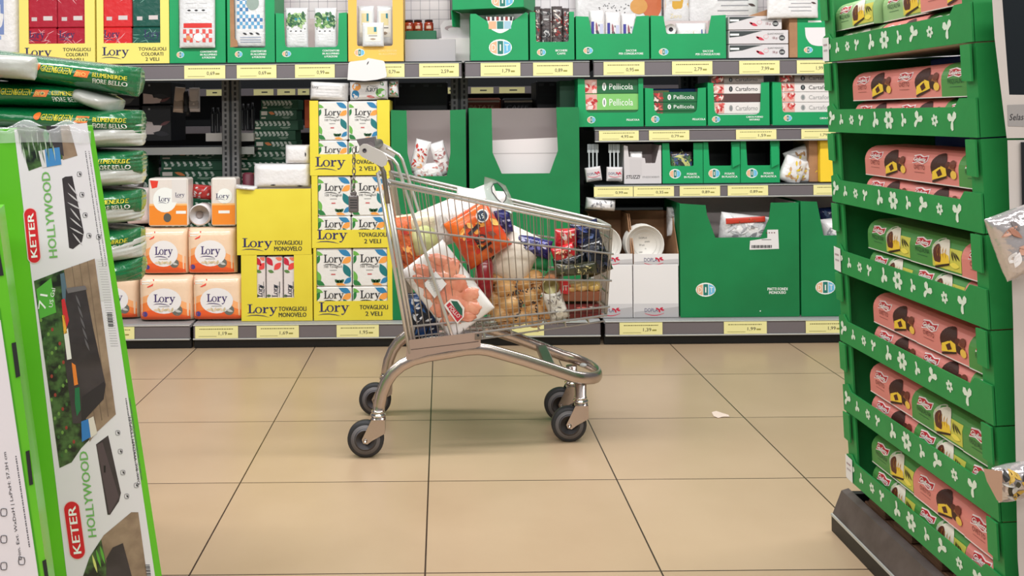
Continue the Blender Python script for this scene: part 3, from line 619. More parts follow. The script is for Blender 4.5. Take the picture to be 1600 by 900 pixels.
# ---------------------------------------------------------------- second shelf: film and oven paper
def long_carton(label, x0, x1, yt, yb, D, z0, body, tx, tcol, left, group, dp=.06, name='film_carton', cat='carton'):
    m = MB(); P = plane_P((x0 + x1) / 2, yb, D, z0); a, b = P(x0, yb), P(x1, yt); m.box(a.x, b.x, D, D + dp, z0, b.z, body, .0015); h = yb - yt; w_ = x1 - x0
    if left is not None:
        rr = random.Random(int(x0 + yt)); cl = (x0 + .5, yt + .5, x1 - .5, yb - .5)
        m.rect(P, x0 + .5, yt + .6, x0 + w_ * .24, yb - .6, ink(222, 170, 160) if left else ink(110, 70, 60))
        for k in range(12): m.leaf(P, x0 + rr.uniform(.02, .22) * w_, yt + rr.uniform(.15, .85) * h, w_ * .1, h * .2, rr.uniform(0, 3), ink(*((186, 44, 48), (214, 96, 90), (236, 214, 208))[k % 3]), .001 + k * .00003, cl)
    if tx:
        m.ell(P, x0 + w_ * .37, yt + h * .52, w_ * .035, h * .28, tcol); m.ell(P, x0 + w_ * .37, yt + h * .52, w_ * .012, h * .18, ink(120, 130, 130), .001)
        text(m, P, tx, x0 + w_ * .46, yt + h * .72, h * .42, tcol, w=w_ * .42)
    return tag(m.build(name, None, ((a.x + b.x) / 2, D, z0)), label, cat, group)
def mid_art(lx, tx, lines, w=None): return green_label(lx, 187, 6.5, 5.5, tx, lines, 189 if len(lines) == 1 else 186, 4.6, w)
dbox('display_box', 'green box of light and dark food film cartons, PELLICOLA', 'box', 903, 1006, 122, 198, DT, S_A, .25, GREEN, [(914, 123), (916, 176), (998, 176), (998, 123)], mid_art(924, 989, ['PELLICOLA'], (20,)), rr=7)
dbox('display_box', 'green box of dark food film cartons, its front cut low', 'box', 1008, 1104, 138, 198, DT, S_A, .25, GREEN, [(1021, 139), (1023, 178), (1089, 178), (1091, 139)], mid_art(1024, 1092, ['PELLICOLA'], (20,)), rr=9)
dbox('display_box', 'green box of oven paper cartons, CARTA FORNO, left one', 'box', 1106, 1203, 130, 198, DT, S_A, .25, GREEN, [(1115, 131), (1117, 181), (1188, 181), (1190, 131)], green_label(1119, 188, 6.5, 5, 1179, ['CARTA FORNO', 'NATURALE'], 186, 4.2, (26, 16)), rr=9)
dbox('display_box', 'green box of oven paper cartons beside the cake display', 'box', 1207, 1330, 130, 198, DT, S_A, .25, GREEN, [(1221, 131), (1223, 178), (1312, 178), (1314, 131)], green_label(1231, 187, 6.5, 5, 1292, ['CARTA FORNO'], 189, 4.4, (22,)), rr=5)
DG = mat('film_carton_dark_green', (34, 104, 62), .4); LG = mat('film_carton_light_green', (130, 196, 110), .4); CW = mat('oven_paper_white', (226, 222, 220), .45); CG = mat('oven_paper_grey', (150, 142, 138), .45); CD = mat('oven_paper_dark', (84, 62, 60), .45)
zz = lambda py: plane_P(1050, 198, DT + .008, S_A)(1050, py).z
def stackc(x0, x1, rows, who):
    z = S_A + .006
    for k, (h, body, tx, tc, left, desc) in enumerate(rows):
        yb = 198; long_carton('%s, %s' % (desc, who), x0, x1, yb - h + .5, yb, DT + .008, z, body, tx, tc, left, 'film and oven paper cartons'); z += h * DT / F
stackc(912, 1000, [(24, DG, None, WINK, None, 'hidden dark carton'), (26, LG, 'Pellicola', WINK, 1, 'light green film carton'), (23, DG, 'Pellicola', WINK, 1, 'dark green film carton')][0:3], 'in the leftmost green box')
stackc(1018, 1094, [(22, DG, 'Pellicola', WINK, 0, 'dark green film carton, bottom'), (14, DG, 'Pellicola', WINK, 0, 'dark green film carton, middle'), (16, DG, 'Pellicola', WINK, 0, 'dark green film carton, top')], 'in the low-cut green box')
stackc(1112, 1194, [(17, CW, None, CHAR, None, 'white oven paper carton at the very bottom'), (18, CW, 'Cartaforno', ink(150, 150, 150), 1, 'white oven paper carton, second'), (13, CD, None, CHAR, 0, 'dark brown oven paper carton'), (16, CW, 'Cartaforno', CHAR, 1, 'white oven paper carton, fourth'), (13, CG, 'Cartaforno', CHAR, 0, 'greyish oven paper carton on top')], 'in the third green box')
stackc(1218, 1318, [(18, CW, None, CHAR, 1, 'white oven paper carton at the very bottom'), (16, CW, 'Cartaforno', ink(160, 160, 160), 1, 'white oven paper carton, second'), (16, CW, 'Cartaforno', ink(160, 160, 160), 1, 'white oven paper carton, third'), (15, CW, 'Cartaforno', CHAR, 1, 'white oven paper carton, fourth'), (14, CG, 'Cartaforno', CHAR, 0, 'greyish oven paper carton on top')], 'in the fourth green box')
m = MB(); m.box(XX(1010, 5.0, 135), XX(1090, 5.0, 135), 5.02, 5.14, S_A, S_A + .2, ink(40, 90, 160), .004); m.rect(lambda x, y, off=0.0: Vector((x, 5.02 - off, y)), XX(1012, 5.0), S_A + .15, XX(1048, 5.0), S_A + .19, TAG, .001)
tag(m.build('blue_carton', None, (XX(1050, 5.0), 5.1, S_A)), 'blue carton with yellow tag in the gap behind the low-cut green box', 'carton')
# ---------------------------------------------------------------- third shelf: disposable cutlery
def dopla(m, P, x, y, h):
    text(m, P, 'DOPLA', x, y, h, ink(60, 60, 110), off=.001, w=h * 3.4)
    for a_, b_, r_ in ((3.3, .8, .4), (4.3, .9, -.5), (3.8, .3, 1.2), (4.6, .5, .2)): m.leaf(P, x + a_ * h, y - b_ * h, h * 1.1, h * .5, r_, ink(200, 40, 70), .0012)
    m.add([P(x + h * (5 * t), y + h * (.3 + .5 * math.sin(PI * t)), .001) for t in [i / 10 for i in range(11)]] + [P(x + h * (5 * t), y + h * (.42 + .6 * math.sin(PI * t)), .001) for t in [i / 10 for i in range(10, -1, -1)]], [list(range(22))], ink(200, 40, 70))
for i, (cx, cy, r_) in enumerate(((927, 272, .13), (960, 272, -.02))):
    O = at(cx, cy, DT); root = thing('fork_pack', 'little white pack of clear plastic forks, %s of two' % ('left, tilted', 'right, upright')[i], 'cutlery pack', O, 'fork packs')
    m = MB(); s = DT / F; w_, h_ = .082, .074; Pm = pillow(m, (0, 0, 0), w_, h_, .03, mat('grey_white_carton', (214, 210, 212), .45), r_, 0, p=10); Q = lambda x, y, off=0.0, Pm=Pm: Pm(x * s, y * s, off)
    dopla(m, Q, -10, 1, 4)
    for k in range(5): m.leaf(Q, 0, 7 + k * .8, 22, 2.4, 0, ink(90, 90, 96) if k % 2 else ink(190, 190, 190), .001 + k * .0001, (-11.5, 4, 11.5, 11))
    m.build('wrapper', root)
    fm = mat('clear_plastic_cutlery', (190, 196, 200), .15, spec=.8)
    for k in range(3):
        m = MB(); x = -.02 + k * .02; m.box(x - .004, x + .004, .004, .008, 0, .11, fm, .001); m.box(x - .009, x + .009, .004, .008, .11, .125, fm, .001)
        for t_ in (-.007, -.0025, .0025, .007): m.box(x + t_ - .0012, x + t_ + .0012, .004, .007, .125, .155, fm)
        m.build('fork', root)
def stz(m, P):
    text(m, P, 'STUZZI', 978, 280, 5.5, CHAR, w=21, bold=.2, shear=.2); text(m, P, 'STUZZICADENTI', 1017, 279, 2.6, ink(120, 120, 120), align='c', w=26); m.rect(P, 984, 250, 1003, 276 - 1, ink(200, 196, 198), .0007)
dbox('display_box', 'white STUZZI toothpick box with cut front', 'box', 975, 1034, 228, 288, DT, S_B, .2, mat('stuzzi_white', (206, 202, 204), .5), [(981, 229), (983, 246), (1008, 248), (1009, 256), (1024, 256), (1031, 229)], stz, rr=1)
sheetpack('small white carton standing inside the STUZZI box', 985, 1005, 236, 284, DT + .01, S_B + .006, .04, lambda m, P: [m.rect(P, -.6, -.6, .5, -.5, CHAR), m.rect(P, -.4, -.3, .6, -.22, CHAR), m.leaf(P, 0, .2, 1, .4, .5, ink(120, 120, 125))], 'small_carton')
for i, (x0, x1, a, b, d) in enumerate(((1035, 1099, 1046, 1084, 'left'), (1099, 1157, 1107, 1143, 'middle'), (1157, 1219, 1166, 1204, 'right'))):
    dbox('display_box', 'green plastic cutlery box, POSATE IN PLASTICA, %s of three' % d, 'box', x0, x1, 224 - i, 287, DT, S_B, .2, GREEN, [(a, 224 - i), (a + 2, 260), (b, 260), (b, 224 - i)], green_label(a + 9, 272, 9, 7.5, b - 3, ['POSATE', 'IN PLASTICA'], 274, 4.8, (15, 24)), inner=BLACK, group='plastic cutlery boxes', rr=2)
    if i: 
        m = MB(); P = plane_P(b, 260, DT - .005); m.slab(P, [(b, 226), (b + 12, 225), (b + 13, 256), (b + 1, 262)], .003, GREEN, .006); tag(m.build('green_card_flap', None, at(b, 260, DT)), 'bent green flap on the %s cutlery box' % d, 'cardboard')
wrapbars('colourful wrapped cutlery inside the left green cutlery box', 1046, 1084, 228, 262, DT + .01, S_B + .05, .06, [ink(70, 110, 60), ink(60, 80, 130), ink(190, 190, 120), ink(40, 50, 50)], 8, 'cutlery pack', 'cutlery_pack')
for k, (cx, cy, w_, h_) in enumerate(((1238, 266, 36, 42), (1262, 268, 42, 34), (1250, 246, 46, 34), (1272, 279, 26, 16))):
    m = MB(); s = DT / F; O = at(cx, cy, DT + .03 + .03 * k); Q = pillow(m, O, w_ * s, h_ * s, .06, WRAP, .4 * (k - 1), .006, 20, k + 3, p=3); rr = random.Random(k)
    for j in range(16): m.leaf(Q, rr.uniform(-.35, .35) * w_ * s, rr.uniform(-.35, .35) * h_ * s, .03, .012, rr.uniform(0, 3), ink(*((226, 196, 60), (200, 160, 120), (170, 130, 90), (220, 216, 200))[j % 4]), .001 + j * .0001)
    tag(m.build('crumpled_bag', None, O), 'crumpled clear bag with yellow bits, %s beside the yellow box' % ('lower left', 'lower middle', 'upper', 'lower right')[k], 'bag', 'crumpled bags on the third shelf')
m = MB(); P = plane_P(1300, 287, DT, S_B); a, b = P(1282, 287), P(1345, 222); m.box(a.x, b.x, DT, DT + .25, S_B, b.z, mat('bright_yellow_card', (244, 206, 50), .5), .002); m.box(P(1268, 0).x, a.x - .001, DT + .03, DT + .25, S_B, b.z, KRAFT, .001); text(m, P, '8', 1302, 254, 12, CHAR)
tag(m.build('yellow_carton', None, (a.x, DT, S_B)), 'bright yellow carton at the right end of the third shelf', 'carton')
# ---------------------------------------------------------------- bottom shelf, right of the trolley
def platebox(label, x0, x1, D, who):
    cx = (x0 + x1) / 2; P = plane_P(cx, 499, D, S_BOT); a, b = P(x0, 499), P(x1, 416); org = Vector(((a.x + b.x) / 2, D + .15, S_BOT))
    r = thing('plate_carton', label, 'carton', org, 'white plate cartons'); m = MB(); m.box(a.x + .001, b.x - .001, D, D + .3, S_BOT, b.z, WHITE, .002)
    m.rect(P, x0 + 1, 477, x1 - 1, 498, ink(206, 204, 206)); m.poly(P, [(x0 + 1, 490), (x1 - 1, 482), (x1 - 1, 498), (x0 + 1, 498)], ink(180, 178, 180), .0008)
    dopla(m, P, cx - 18, 490, 6); m.build('lower_carton', r, org)
    Pb = plane_P(cx, 416, D + .002); z1 = Pb(0, 416).z + .001; m = MB(); c_ = Pb(x0, 416), Pb(x1, 396)
    Pc = plane_P(cx, 416, D + .002, z1); m.slab(Pc, [(x0 + .5, 416), (x0 + .5, 397), (x1 - .5, 397), (x1 - .5, 416)], .003, WHITE); m.rect(Pc, x0 + 1, 410, x1 - 1, 415.5, ink(176, 174, 176)); m.poly(Pc, [(x0 + 1, 409), (x1 - 1, 405), (x1 - 1, 411), (x0 + 1, 413)], ink(196, 194, 196), .0008); dopla(m, Pc, cx - 19, 409, 6)
    A, B = Pc(x0, 416), Pc(x1, 338); 
    for xa, xb in ((A.x + .001, A.x + .005), (B.x - .005, B.x - .001)):
        vs = [(x, y, z) for x in (xa, xb) for y, z in ((D + .006, z1), (D + .3, z1), (D + .3, B.z), (D + .12, B.z), (D + .006, z1 + .07))]; m.add(vs, [[0, 1, 2, 3, 4], [9, 8, 7, 6, 5], [0, 4, 9, 5], [4, 3, 8, 9], [3, 2, 7, 8]], KRAFT)
    m.box(A.x + .005, B.x - .005, D + .296, D + .3, z1, B.z, KRAFT); m.box(A.x + .005, B.x - .005, D + .006, D + .3, z1, z1 + .003, KRAFT); m.build('open_tray', r, org)
    return z1
for x0, x1, who in ((925, 989, 'left'), (990, 1061, 'right')):
    z1 = platebox('white plate carton with open brown tray on top, %s of two' % who, x0, x1, DB, who)
    cx = 1008 if who == 'right' else 942; c = at(cx, 371, DB + .04); R_ = .1 if who == 'right' else .098; m = MB()
    for k in range(7): m.lathe((c.x, c.y + .02 + k * .014, z1 + .004 + R_), (0, -1, 0), [(0, R_ * .62), (.004, R_ * .64), (.012, R_ * .96), (.014, R_), (.012, R_)], mat('white_plastic_plate', (226, 222, 214), .35))
    P = lambda x, y, off=0.0: Vector((c.x + x, c.y + .019 - off, z1 + .004 + R_ - y))
    for q in (.6, .8): m.add([P(R_ * (q + e) * math.cos(2 * PI * i / 40), R_ * (q + e) * math.sin(2 * PI * i / 40), .012) for e in (0, .012) for i in range(40)], [[i, (i + 1) % 40, 40 + (i + 1) % 40, 40 + i] for i in range(40)], ink(196, 192, 186))
    for k in range(5): text(m, P, ('DOPLA', 'piatti', '20 pz', 'o', 'uso')[k], -.03 + (k % 2) * .03, -.03 + k * .018, .009, ink(90, 90, 90), off=.012)
    tag(m.build('plate_stack', None, (c.x, c.y, z1)), 'wrapped stack of white plastic plates in the %s white carton' % who, 'plates', 'plate stacks')
def g1(m, P):
    dit(m, P, 1103, 455, 15.5, 11); text(m, P, 'PIATTI FONDI', 1215, 457, 4.5, WINK, align='c', w=31, bold=.3); text(m, P, 'MONOUSO', 1215, 462.5, 4.5, WINK, align='c', w=26, bold=.3); m.ell(P, 1188, 489, 1, 1, WINK)
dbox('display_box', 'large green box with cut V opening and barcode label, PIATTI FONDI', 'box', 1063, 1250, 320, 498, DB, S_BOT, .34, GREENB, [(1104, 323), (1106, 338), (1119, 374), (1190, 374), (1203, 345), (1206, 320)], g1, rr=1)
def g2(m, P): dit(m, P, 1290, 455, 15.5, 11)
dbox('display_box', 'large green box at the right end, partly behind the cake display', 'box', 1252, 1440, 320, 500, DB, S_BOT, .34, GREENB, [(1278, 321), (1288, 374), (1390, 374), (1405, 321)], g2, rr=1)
m = MB(); P = plane_P(1194, 374, DB - .0015); m.slab(P, [(1171, 390), (1172, 376), (1199, 372), (1199, 359), (1216, 359), (1217, 389)], .0008, WHITE)
for k in range(17): m.rect(P, 1174 + k * 1.9, 383, 1175 + k * 1.9 + (k % 3) * .3, 387.5, CHAR)
for k in range(4): m.rect(P, 1197 + k * 4, 363, 1199 + k * 4, 364.5, ink(110, 60, 60))
m.rect(P, 1190, 374, 1205, 375, ink(120, 120, 120)); tag(m.build('barcode_label', None, at(1194, 374, DB)), 'white barcode label stuck on the front of the large green plate box', 'label')
def bag(label, cx, cy, w_, h_, D, dp, rot, cols, seed, body=None, name='plastic_bag', cat='bag', group=None, amp=.008, n=18, p=3, lw=.25, ll=.6):
    m = MB(); s = D / F; O = at(cx, cy, D); Q = pillow(m, O, w_ * s, h_ * s, dp, body or WRAP, rot, amp, 14, seed, p=p); rr = random.Random(seed)
    for j in range(n if cols else 0): m.leaf(Q, rr.uniform(-.36, .36) * w_ * s, rr.uniform(-.36, .36) * h_ * s, ll * rr.uniform(.3, .7) * min(w_, h_) * s, lw * rr.uniform(.3, .7) * min(w_, h_) * s, rr.uniform(0, 3), ink(*cols[j % len(cols)]), .0012 + j * .0001)
    o = m.build(name, None, O); return tag(o, label, cat, group)
G = ((236, 234, 234), (196, 196, 200), (150, 150, 156))
bag('clear bag of disposable plates with red band inside the large green box', 1165, 358, 82, 46, DB + .09, .12, -.12, ((150, 150, 154), (190, 190, 194), (214, 214, 216)), 5, n=30)
bag('red printed band on the bag inside the large green box', 1165, 344, 62, 9, DB + .03, .012, .05, ((60, 90, 50), (220, 90, 60)), 6, body=mat('red_print', (196, 60, 44), .4), n=8, amp=.002)
bag('silvery bag inside the green box at the right end', 1308, 362, 52, 44, DB + .08, .12, .1, G, 9, n=24)
bag('dark blue pack behind the silvery bag at the right end', 1300, 340, 40, 34, DB + .2, .08, .1, ((20, 40, 70), (40, 70, 110)), 10, body=mat('navy_film', (28, 42, 84), .25, bump=.3, bscale=40, coat=.5))
bag('small silvery bag between the plate cartons and the large green box', 1052, 346, 20, 46, DB + .16, .1, 0, G, 11)
bag('flat white pack under the third shelf, above the trolley nose', 938, 319, 46, 18, DB + .08, .14, -.1, ((180, 180, 184), (120, 120, 126)), 12, amp=.003)
m = MB(); P = plane_P(938, 328, DB + .0, None); z = P(0, 328).z; m.box(XX(914, DB + .1, 328), XX(1036, DB + .1, 328), DB + .1, DB + .3, z - .012, z, DARK); m.build('inner_ledge', gon, g0)
# ---------------------------------------------------------------- two tall green bins in the middle
def binart(m, P):
    text(m, P, 'PIATTI PIANI', 830, 452, 5, WINK, align='c', w=34)
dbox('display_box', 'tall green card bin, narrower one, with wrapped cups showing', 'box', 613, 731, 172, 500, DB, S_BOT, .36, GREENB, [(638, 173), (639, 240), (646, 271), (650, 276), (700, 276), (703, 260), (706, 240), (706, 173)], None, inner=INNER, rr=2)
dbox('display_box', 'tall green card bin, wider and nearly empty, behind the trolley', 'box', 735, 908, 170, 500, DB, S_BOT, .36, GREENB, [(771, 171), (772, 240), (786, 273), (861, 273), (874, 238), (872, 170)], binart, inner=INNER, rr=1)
m = MB(); P = plane_P(822, 273, DB + .12); m.slab(P, [(766, 219), (880, 215), (882, 290), (768, 290)], .01, INNERW); m.rect(P, 768, 239, 880, 240, ink(190, 182, 182)); tag(m.build('card_sheet', None, at(822, 273, DB + .12)), 'pale cardboard sheet slumped inside the wide green bin', 'cardboard')
R1 = ((196, 60, 50), (226, 170, 120), (236, 226, 220), (180, 40, 40))
bag('red and cream wrapped cup stack leaning left in the narrow green bin', 656, 245, 24, 54, DB + .05, .07, -.25, R1, 21, n=22, amp=.003, p=4, name='wrapped_cup_stack', cat='wrapped stack')
bag('white wrapped cup stack leaning right in the narrow green bin', 689, 248, 24, 54, DB + .06, .07, .3, ((190, 150, 150), (236, 230, 230), (170, 110, 110)), 22, n=26, amp=.003, p=4, name='wrapped_cup_stack', cat='wrapped stack')
bag('crumpled wrapped cups, lowest in the narrow green bin', 668, 268, 46, 26, DB + .05, .07, .1, ((210, 190, 190), (236, 234, 232), (190, 120, 110)), 23, n=20, amp=.006, p=3)
# dark goods behind them, on the other side of the shelving
for i, (x0, x1, yt, yb, c_) in enumerate(((728, 783, 153, 172, (160, 74, 40)), (786, 834, 153, 172, (28, 28, 34)), (700, 727, 158, 172, (70, 60, 60)))):
    P = plane_P((x0 + x1) / 2, yb, 5.35); a, b = P(x0, yb + 16), P(x1, yt); m = MB(); m.box(a.x, b.x, 5.35, 5.5, a.z, b.z, ink(*c_), .01); m.rect(P, x0 + 2, yt + 4, x1 - 2, yt + 7, ink(220, 200, 180)); text(m, P, ('PATATE', 'CAFFE', 'MISTO')[i], x0 + 5, yb - 2, 6, ink(*((230, 190, 150), (150, 150, 156), (120, 110, 110))[i]), w=(x1 - x0) * .7, shear=.2)
    tag(m.build('food_packet', None, (a.x, 5.35, a.z)), '%s food packet glimpsed above the green bins' % ('orange-brown', 'black', 'small grey')[i], 'packet')
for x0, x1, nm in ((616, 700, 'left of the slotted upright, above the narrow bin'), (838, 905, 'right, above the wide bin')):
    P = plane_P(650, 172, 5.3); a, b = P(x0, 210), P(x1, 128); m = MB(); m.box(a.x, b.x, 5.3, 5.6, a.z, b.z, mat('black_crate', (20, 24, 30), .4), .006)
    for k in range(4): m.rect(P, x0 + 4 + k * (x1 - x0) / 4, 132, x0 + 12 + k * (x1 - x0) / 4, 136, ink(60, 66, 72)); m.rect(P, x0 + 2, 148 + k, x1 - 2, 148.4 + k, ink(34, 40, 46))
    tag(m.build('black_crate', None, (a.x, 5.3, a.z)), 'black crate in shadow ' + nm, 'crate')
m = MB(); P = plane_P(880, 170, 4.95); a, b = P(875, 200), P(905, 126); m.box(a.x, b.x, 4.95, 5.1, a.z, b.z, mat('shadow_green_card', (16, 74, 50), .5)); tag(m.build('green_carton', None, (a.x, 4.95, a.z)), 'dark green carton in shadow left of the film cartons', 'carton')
# ---------------------------------------------------------------- Lory napkin boxes, left of the trolley
def ybox(x0, x1, yt, yb, z0, lines, lx, tx, cut, label, tw, big=15, dp=.3, D=DB):
    def art(m, P):
        lory(m, P, lx, yb - 14 * (yb - yt) / 116, big, NAVY, w=47 if len(lines[0]) and big > 13 else 40)
        for k, s_ in enumerate(lines): text(m, P, s_, tx, yb - (17.5 - 10.5 * k) * (yb - yt) / 116, 6.8, INKD, align='c', w=tw[k], bold=.5)
    return dbox('display_box', label, 'box', x0, x1, yt, yb, D, z0, dp, YEL, cut, art, group='yellow Lory boxes on the bottom shelf', rr=1)
s_ = DB / F
zc = [S_BOT]; hts = (113, 113, 117)
for h in hts: zc.append(zc[-1] + h * s_ + .001)
for k, (x0, x1, yt, yb, a, b, ct) in enumerate(((490, 614, 388, 501, 495, 606, 471), (487, 612, 272, 385, 497, 601, 357), (484, 610, 152, 269, 498, 590, 236))):
    pos = ('bottom', 'middle', 'top')[k]
    ybox(x0, x1, yb - hts[k], yb, zc[k], ['TOVAGLIOLI', '2 VELI'], x0 + 9, x1 - 30 if k != 2 else x1 - 36, [(a, yb - hts[k]), (a, ct), (b, ct), (b, yb - hts[k])], 'yellow Lory box of leaf-print napkins, %s of the three-box tower' % pos, (44, 26))
    xm = (a + b) / 2; zr = zc[k] + .005; hr = (62 if k == 0 else 60)
    for r_ in (0, 1):
        lowh = (yb - ct) + (20 if k else 21)
        y_lo = (yb, yb - lowh)[r_]; y_hi = (yb - lowh + .5, yb - hts[k] + 3)[r_]; z0 = zc[k] + .005 + (0 if r_ == 0 else lowh * s_)
        for c_ in (0, 1):
            nm = '%s %s leaf-print napkin pack in the %s box of the tower' % (('lower', 'upper')[r_], ('left', 'right')[c_], pos)
            xa, xb = ((a - 1, xm - .4) if c_ == 0 else (xm + .4, b + 1))
            if r_ == 0: 
                # only the top of the lower row shows over the card edge
                napkins(nm, xa, xb, y_hi, y_lo, DB + .007, .1, z0, 'leaf', 'leaf-print napkin packs')
            else: napkins(nm, xa, xb, y_hi, y_lo, DB + .007, .1, z0, 'leaf', 'leaf-print napkin packs')
def white_pack(label, x0, x1, yt, yb, D, z0, dp, rot, art=None, group='white napkin packs lying on the yellow boxes'):
    m = MB(); P0 = plane_P((x0 + x1) / 2, yb, D, z0); a, b = P0(x0, yb), P0(x1, yt); O = Vector(((a.x + b.x) / 2, D + dp / 2, (a.z + b.z) / 2))
    Q = pillow(m, O, b.x - a.x, b.z - a.z, dp, WRAP, rot, .003, 9, int(x0), p=7)
    s = D / F; 
    if art: art(m, lambda x, y, off=0.0: Q(x * s, y * s, off))
    return tag(m.build('white_napkin_pack', None, (O.x, O.y, a.z)), label, 'napkin pack', group)
white_pack('white wrapped napkin pack with tiny Lory print, top left of the tower', 483, 543, 124, 153, DB, zc[3], .12, -.05, lambda m, P: [text(m, P, 'Lory', -26, -4, 4, CHAR, off=.002)] + [m.rect(P, -20, -8 + k * 5, 24, -7.6 + k * 5, ink(196, 196, 196), .0012, 5, 1) for k in range(4)])
def upside(m, P):
    lory(m, P, 16, -4, 9, ink(30, 30, 50), w=20, rot=PI); m.ell(P, -18, -6, 7, 6, ink(240, 160, 70)); m.ell(P, -20, 6, 6, 7, ink(46, 128, 176)); m.ell(P, 20, 4, 8, 7, ink(108, 176, 76)); m.leaf(P, 4, 10, 14, 4, .2, ink(200, 90, 90)); m.leaf(P, 22, -10, 8, 5, .8, ink(40, 122, 62))
white_pack('leaf-print napkin pack lying upside down on top of the tower', 545, 605, 122, 152, DB + .002, zc[3], .12, .02, upside)
m = MB(); P = plane_P(575, 122, DB - .06, zc[3] + 31 * s_); pts = rcorner([(543, 122), (545, 94), (572, 91), (575, 88), (601, 93), (605, 118), (590, 122), (570, 124), (543, 122)], 4); m.slab(P, pts, .004, WHITE, .004); m.slab(P, [(548, 121), (602, 120), (600, 98), (548, 98)], .08, WRAP, -.001); m.leaf(P, 575, 96, 7, 1.6, -1.1, CHAR, .005)
tag(m.build('white_napkin_pack', None, at(575, 122, DB)), 'white wrapped carton end with a dark tick, highest on the napkin tower', 'napkin pack')
bag('greenish wrapped pack poking out at the right of the tower top', 615, 138, 16, 28, DB + .1, .08, 0, ((60, 150, 90), (200, 120, 90)), 31)
m = MB(); P = plane_P(485, 190, 5.3); a, b = P(476, 200), P(484, 156); m.box(a.x, b.x, 5.3, 5.34, a.z, b.z, ink(214, 90, 40), .002); tag(m.build('orange_carton', None, (a.x, 5.3, a.z)), 'thin orange carton edge showing left of the napkin tower', 'carton')
# single ply boxes
z2 = S_BOT + 103 * s_
ybox(377, 489, 400, 503, S_BOT, ['TOVAGLIOLI', 'MONOVELO'], 387, 457, [(402, 400), (402, 467), (460, 467), (460, 400)], 'yellow Lory box with cut window and red floral packs, TOVAGLIOLI MONOVELO', (43, 43), 14)
dlabel = ybox(370, 487, 296, 399, z2 + .001, ['TOVAGLIOLI', 'MONOVELO'], 379, 450, [], 'solid yellow Lory box without a window, stacked on the single-ply box', (43, 43), 14)
fl = mat('napkin_wrap_floral', (226, 218, 216), .3, bump=.2, bscale=35, coat=.4)
for k, (xa, xb) in enumerate(((400, 415), (416, 442), (443, 462))):
    m = MB(); P = plane_P((xa + xb) / 2, 467, DB + .007); a, b = P(xa, 500), P(xb, 401); m.box(a.x + .001, b.x - .001, DB + .007, DB + .1, S_BOT + .006, b.z, fl, .005); cl = (xa + 1, 402, xb - 1, 466); w_ = xb - xa
    for u, v, l, wd, r_, c_ in ((.2, 408, 18, 9, .9, (198, 34, 60)), (.7, 416, 16, 9, -.8, (230, 70, 70)), (.3, 424, 10, 5, .3, (90, 130, 70)), (.8, 404, 12, 7, .2, (236, 120, 90)), (.6, 448, 9, 4, .7, (50, 60, 60)), (.15, 462, 8, 4, 0, (80, 100, 70))): m.leaf(P, xa + u * w_, v, l, wd, r_, ink(*c_), .0012, cl)
    lory(m, P, xa + w_ * .7, 464, 9, ink(30, 30, 60), w=20, rot=PI / 2, off=.0016); m.rect(P, xa + w_ * .78, 440, xa + w_ * .84, 458, ink(120, 120, 120), .0014)
    tag(m.build('napkin_pack', None, ((a.x + b.x) / 2, DB + .05, S_BOT)), 'red floral napkin pack standing on end, %s in the windowed yellow box' % ('left', 'middle', 'right')[k], 'napkin pack', 'floral napkin packs')
z3 = z2 + 103 * s_ + .002
white_pack('long white wrapped pack on the solid yellow box, lower one', 394, 483, 256, 295, DB, z3, .12, .0, lambda m, P: [m.leaf(P, -12, 14, 9, 2, 0, CHAR, .002), m.leaf(P, 30, 16, 9, 2, 0, CHAR, .002)])
white_pack('short white wrapped pack with dark mark, upper one beside the tower', 444, 483, 226, 256, DB + .01, z3 + 38 * s_, .11, 0, lambda m, P: [m.leaf(P, 14, 0, 8, 2, 1.5, CHAR, .002)])
bag('loose clear film on the edge of the solid yellow box', 386, 293, 34, 7, DB + .03, .1, -.1, ((200, 200, 200),), 33, amp=.003)
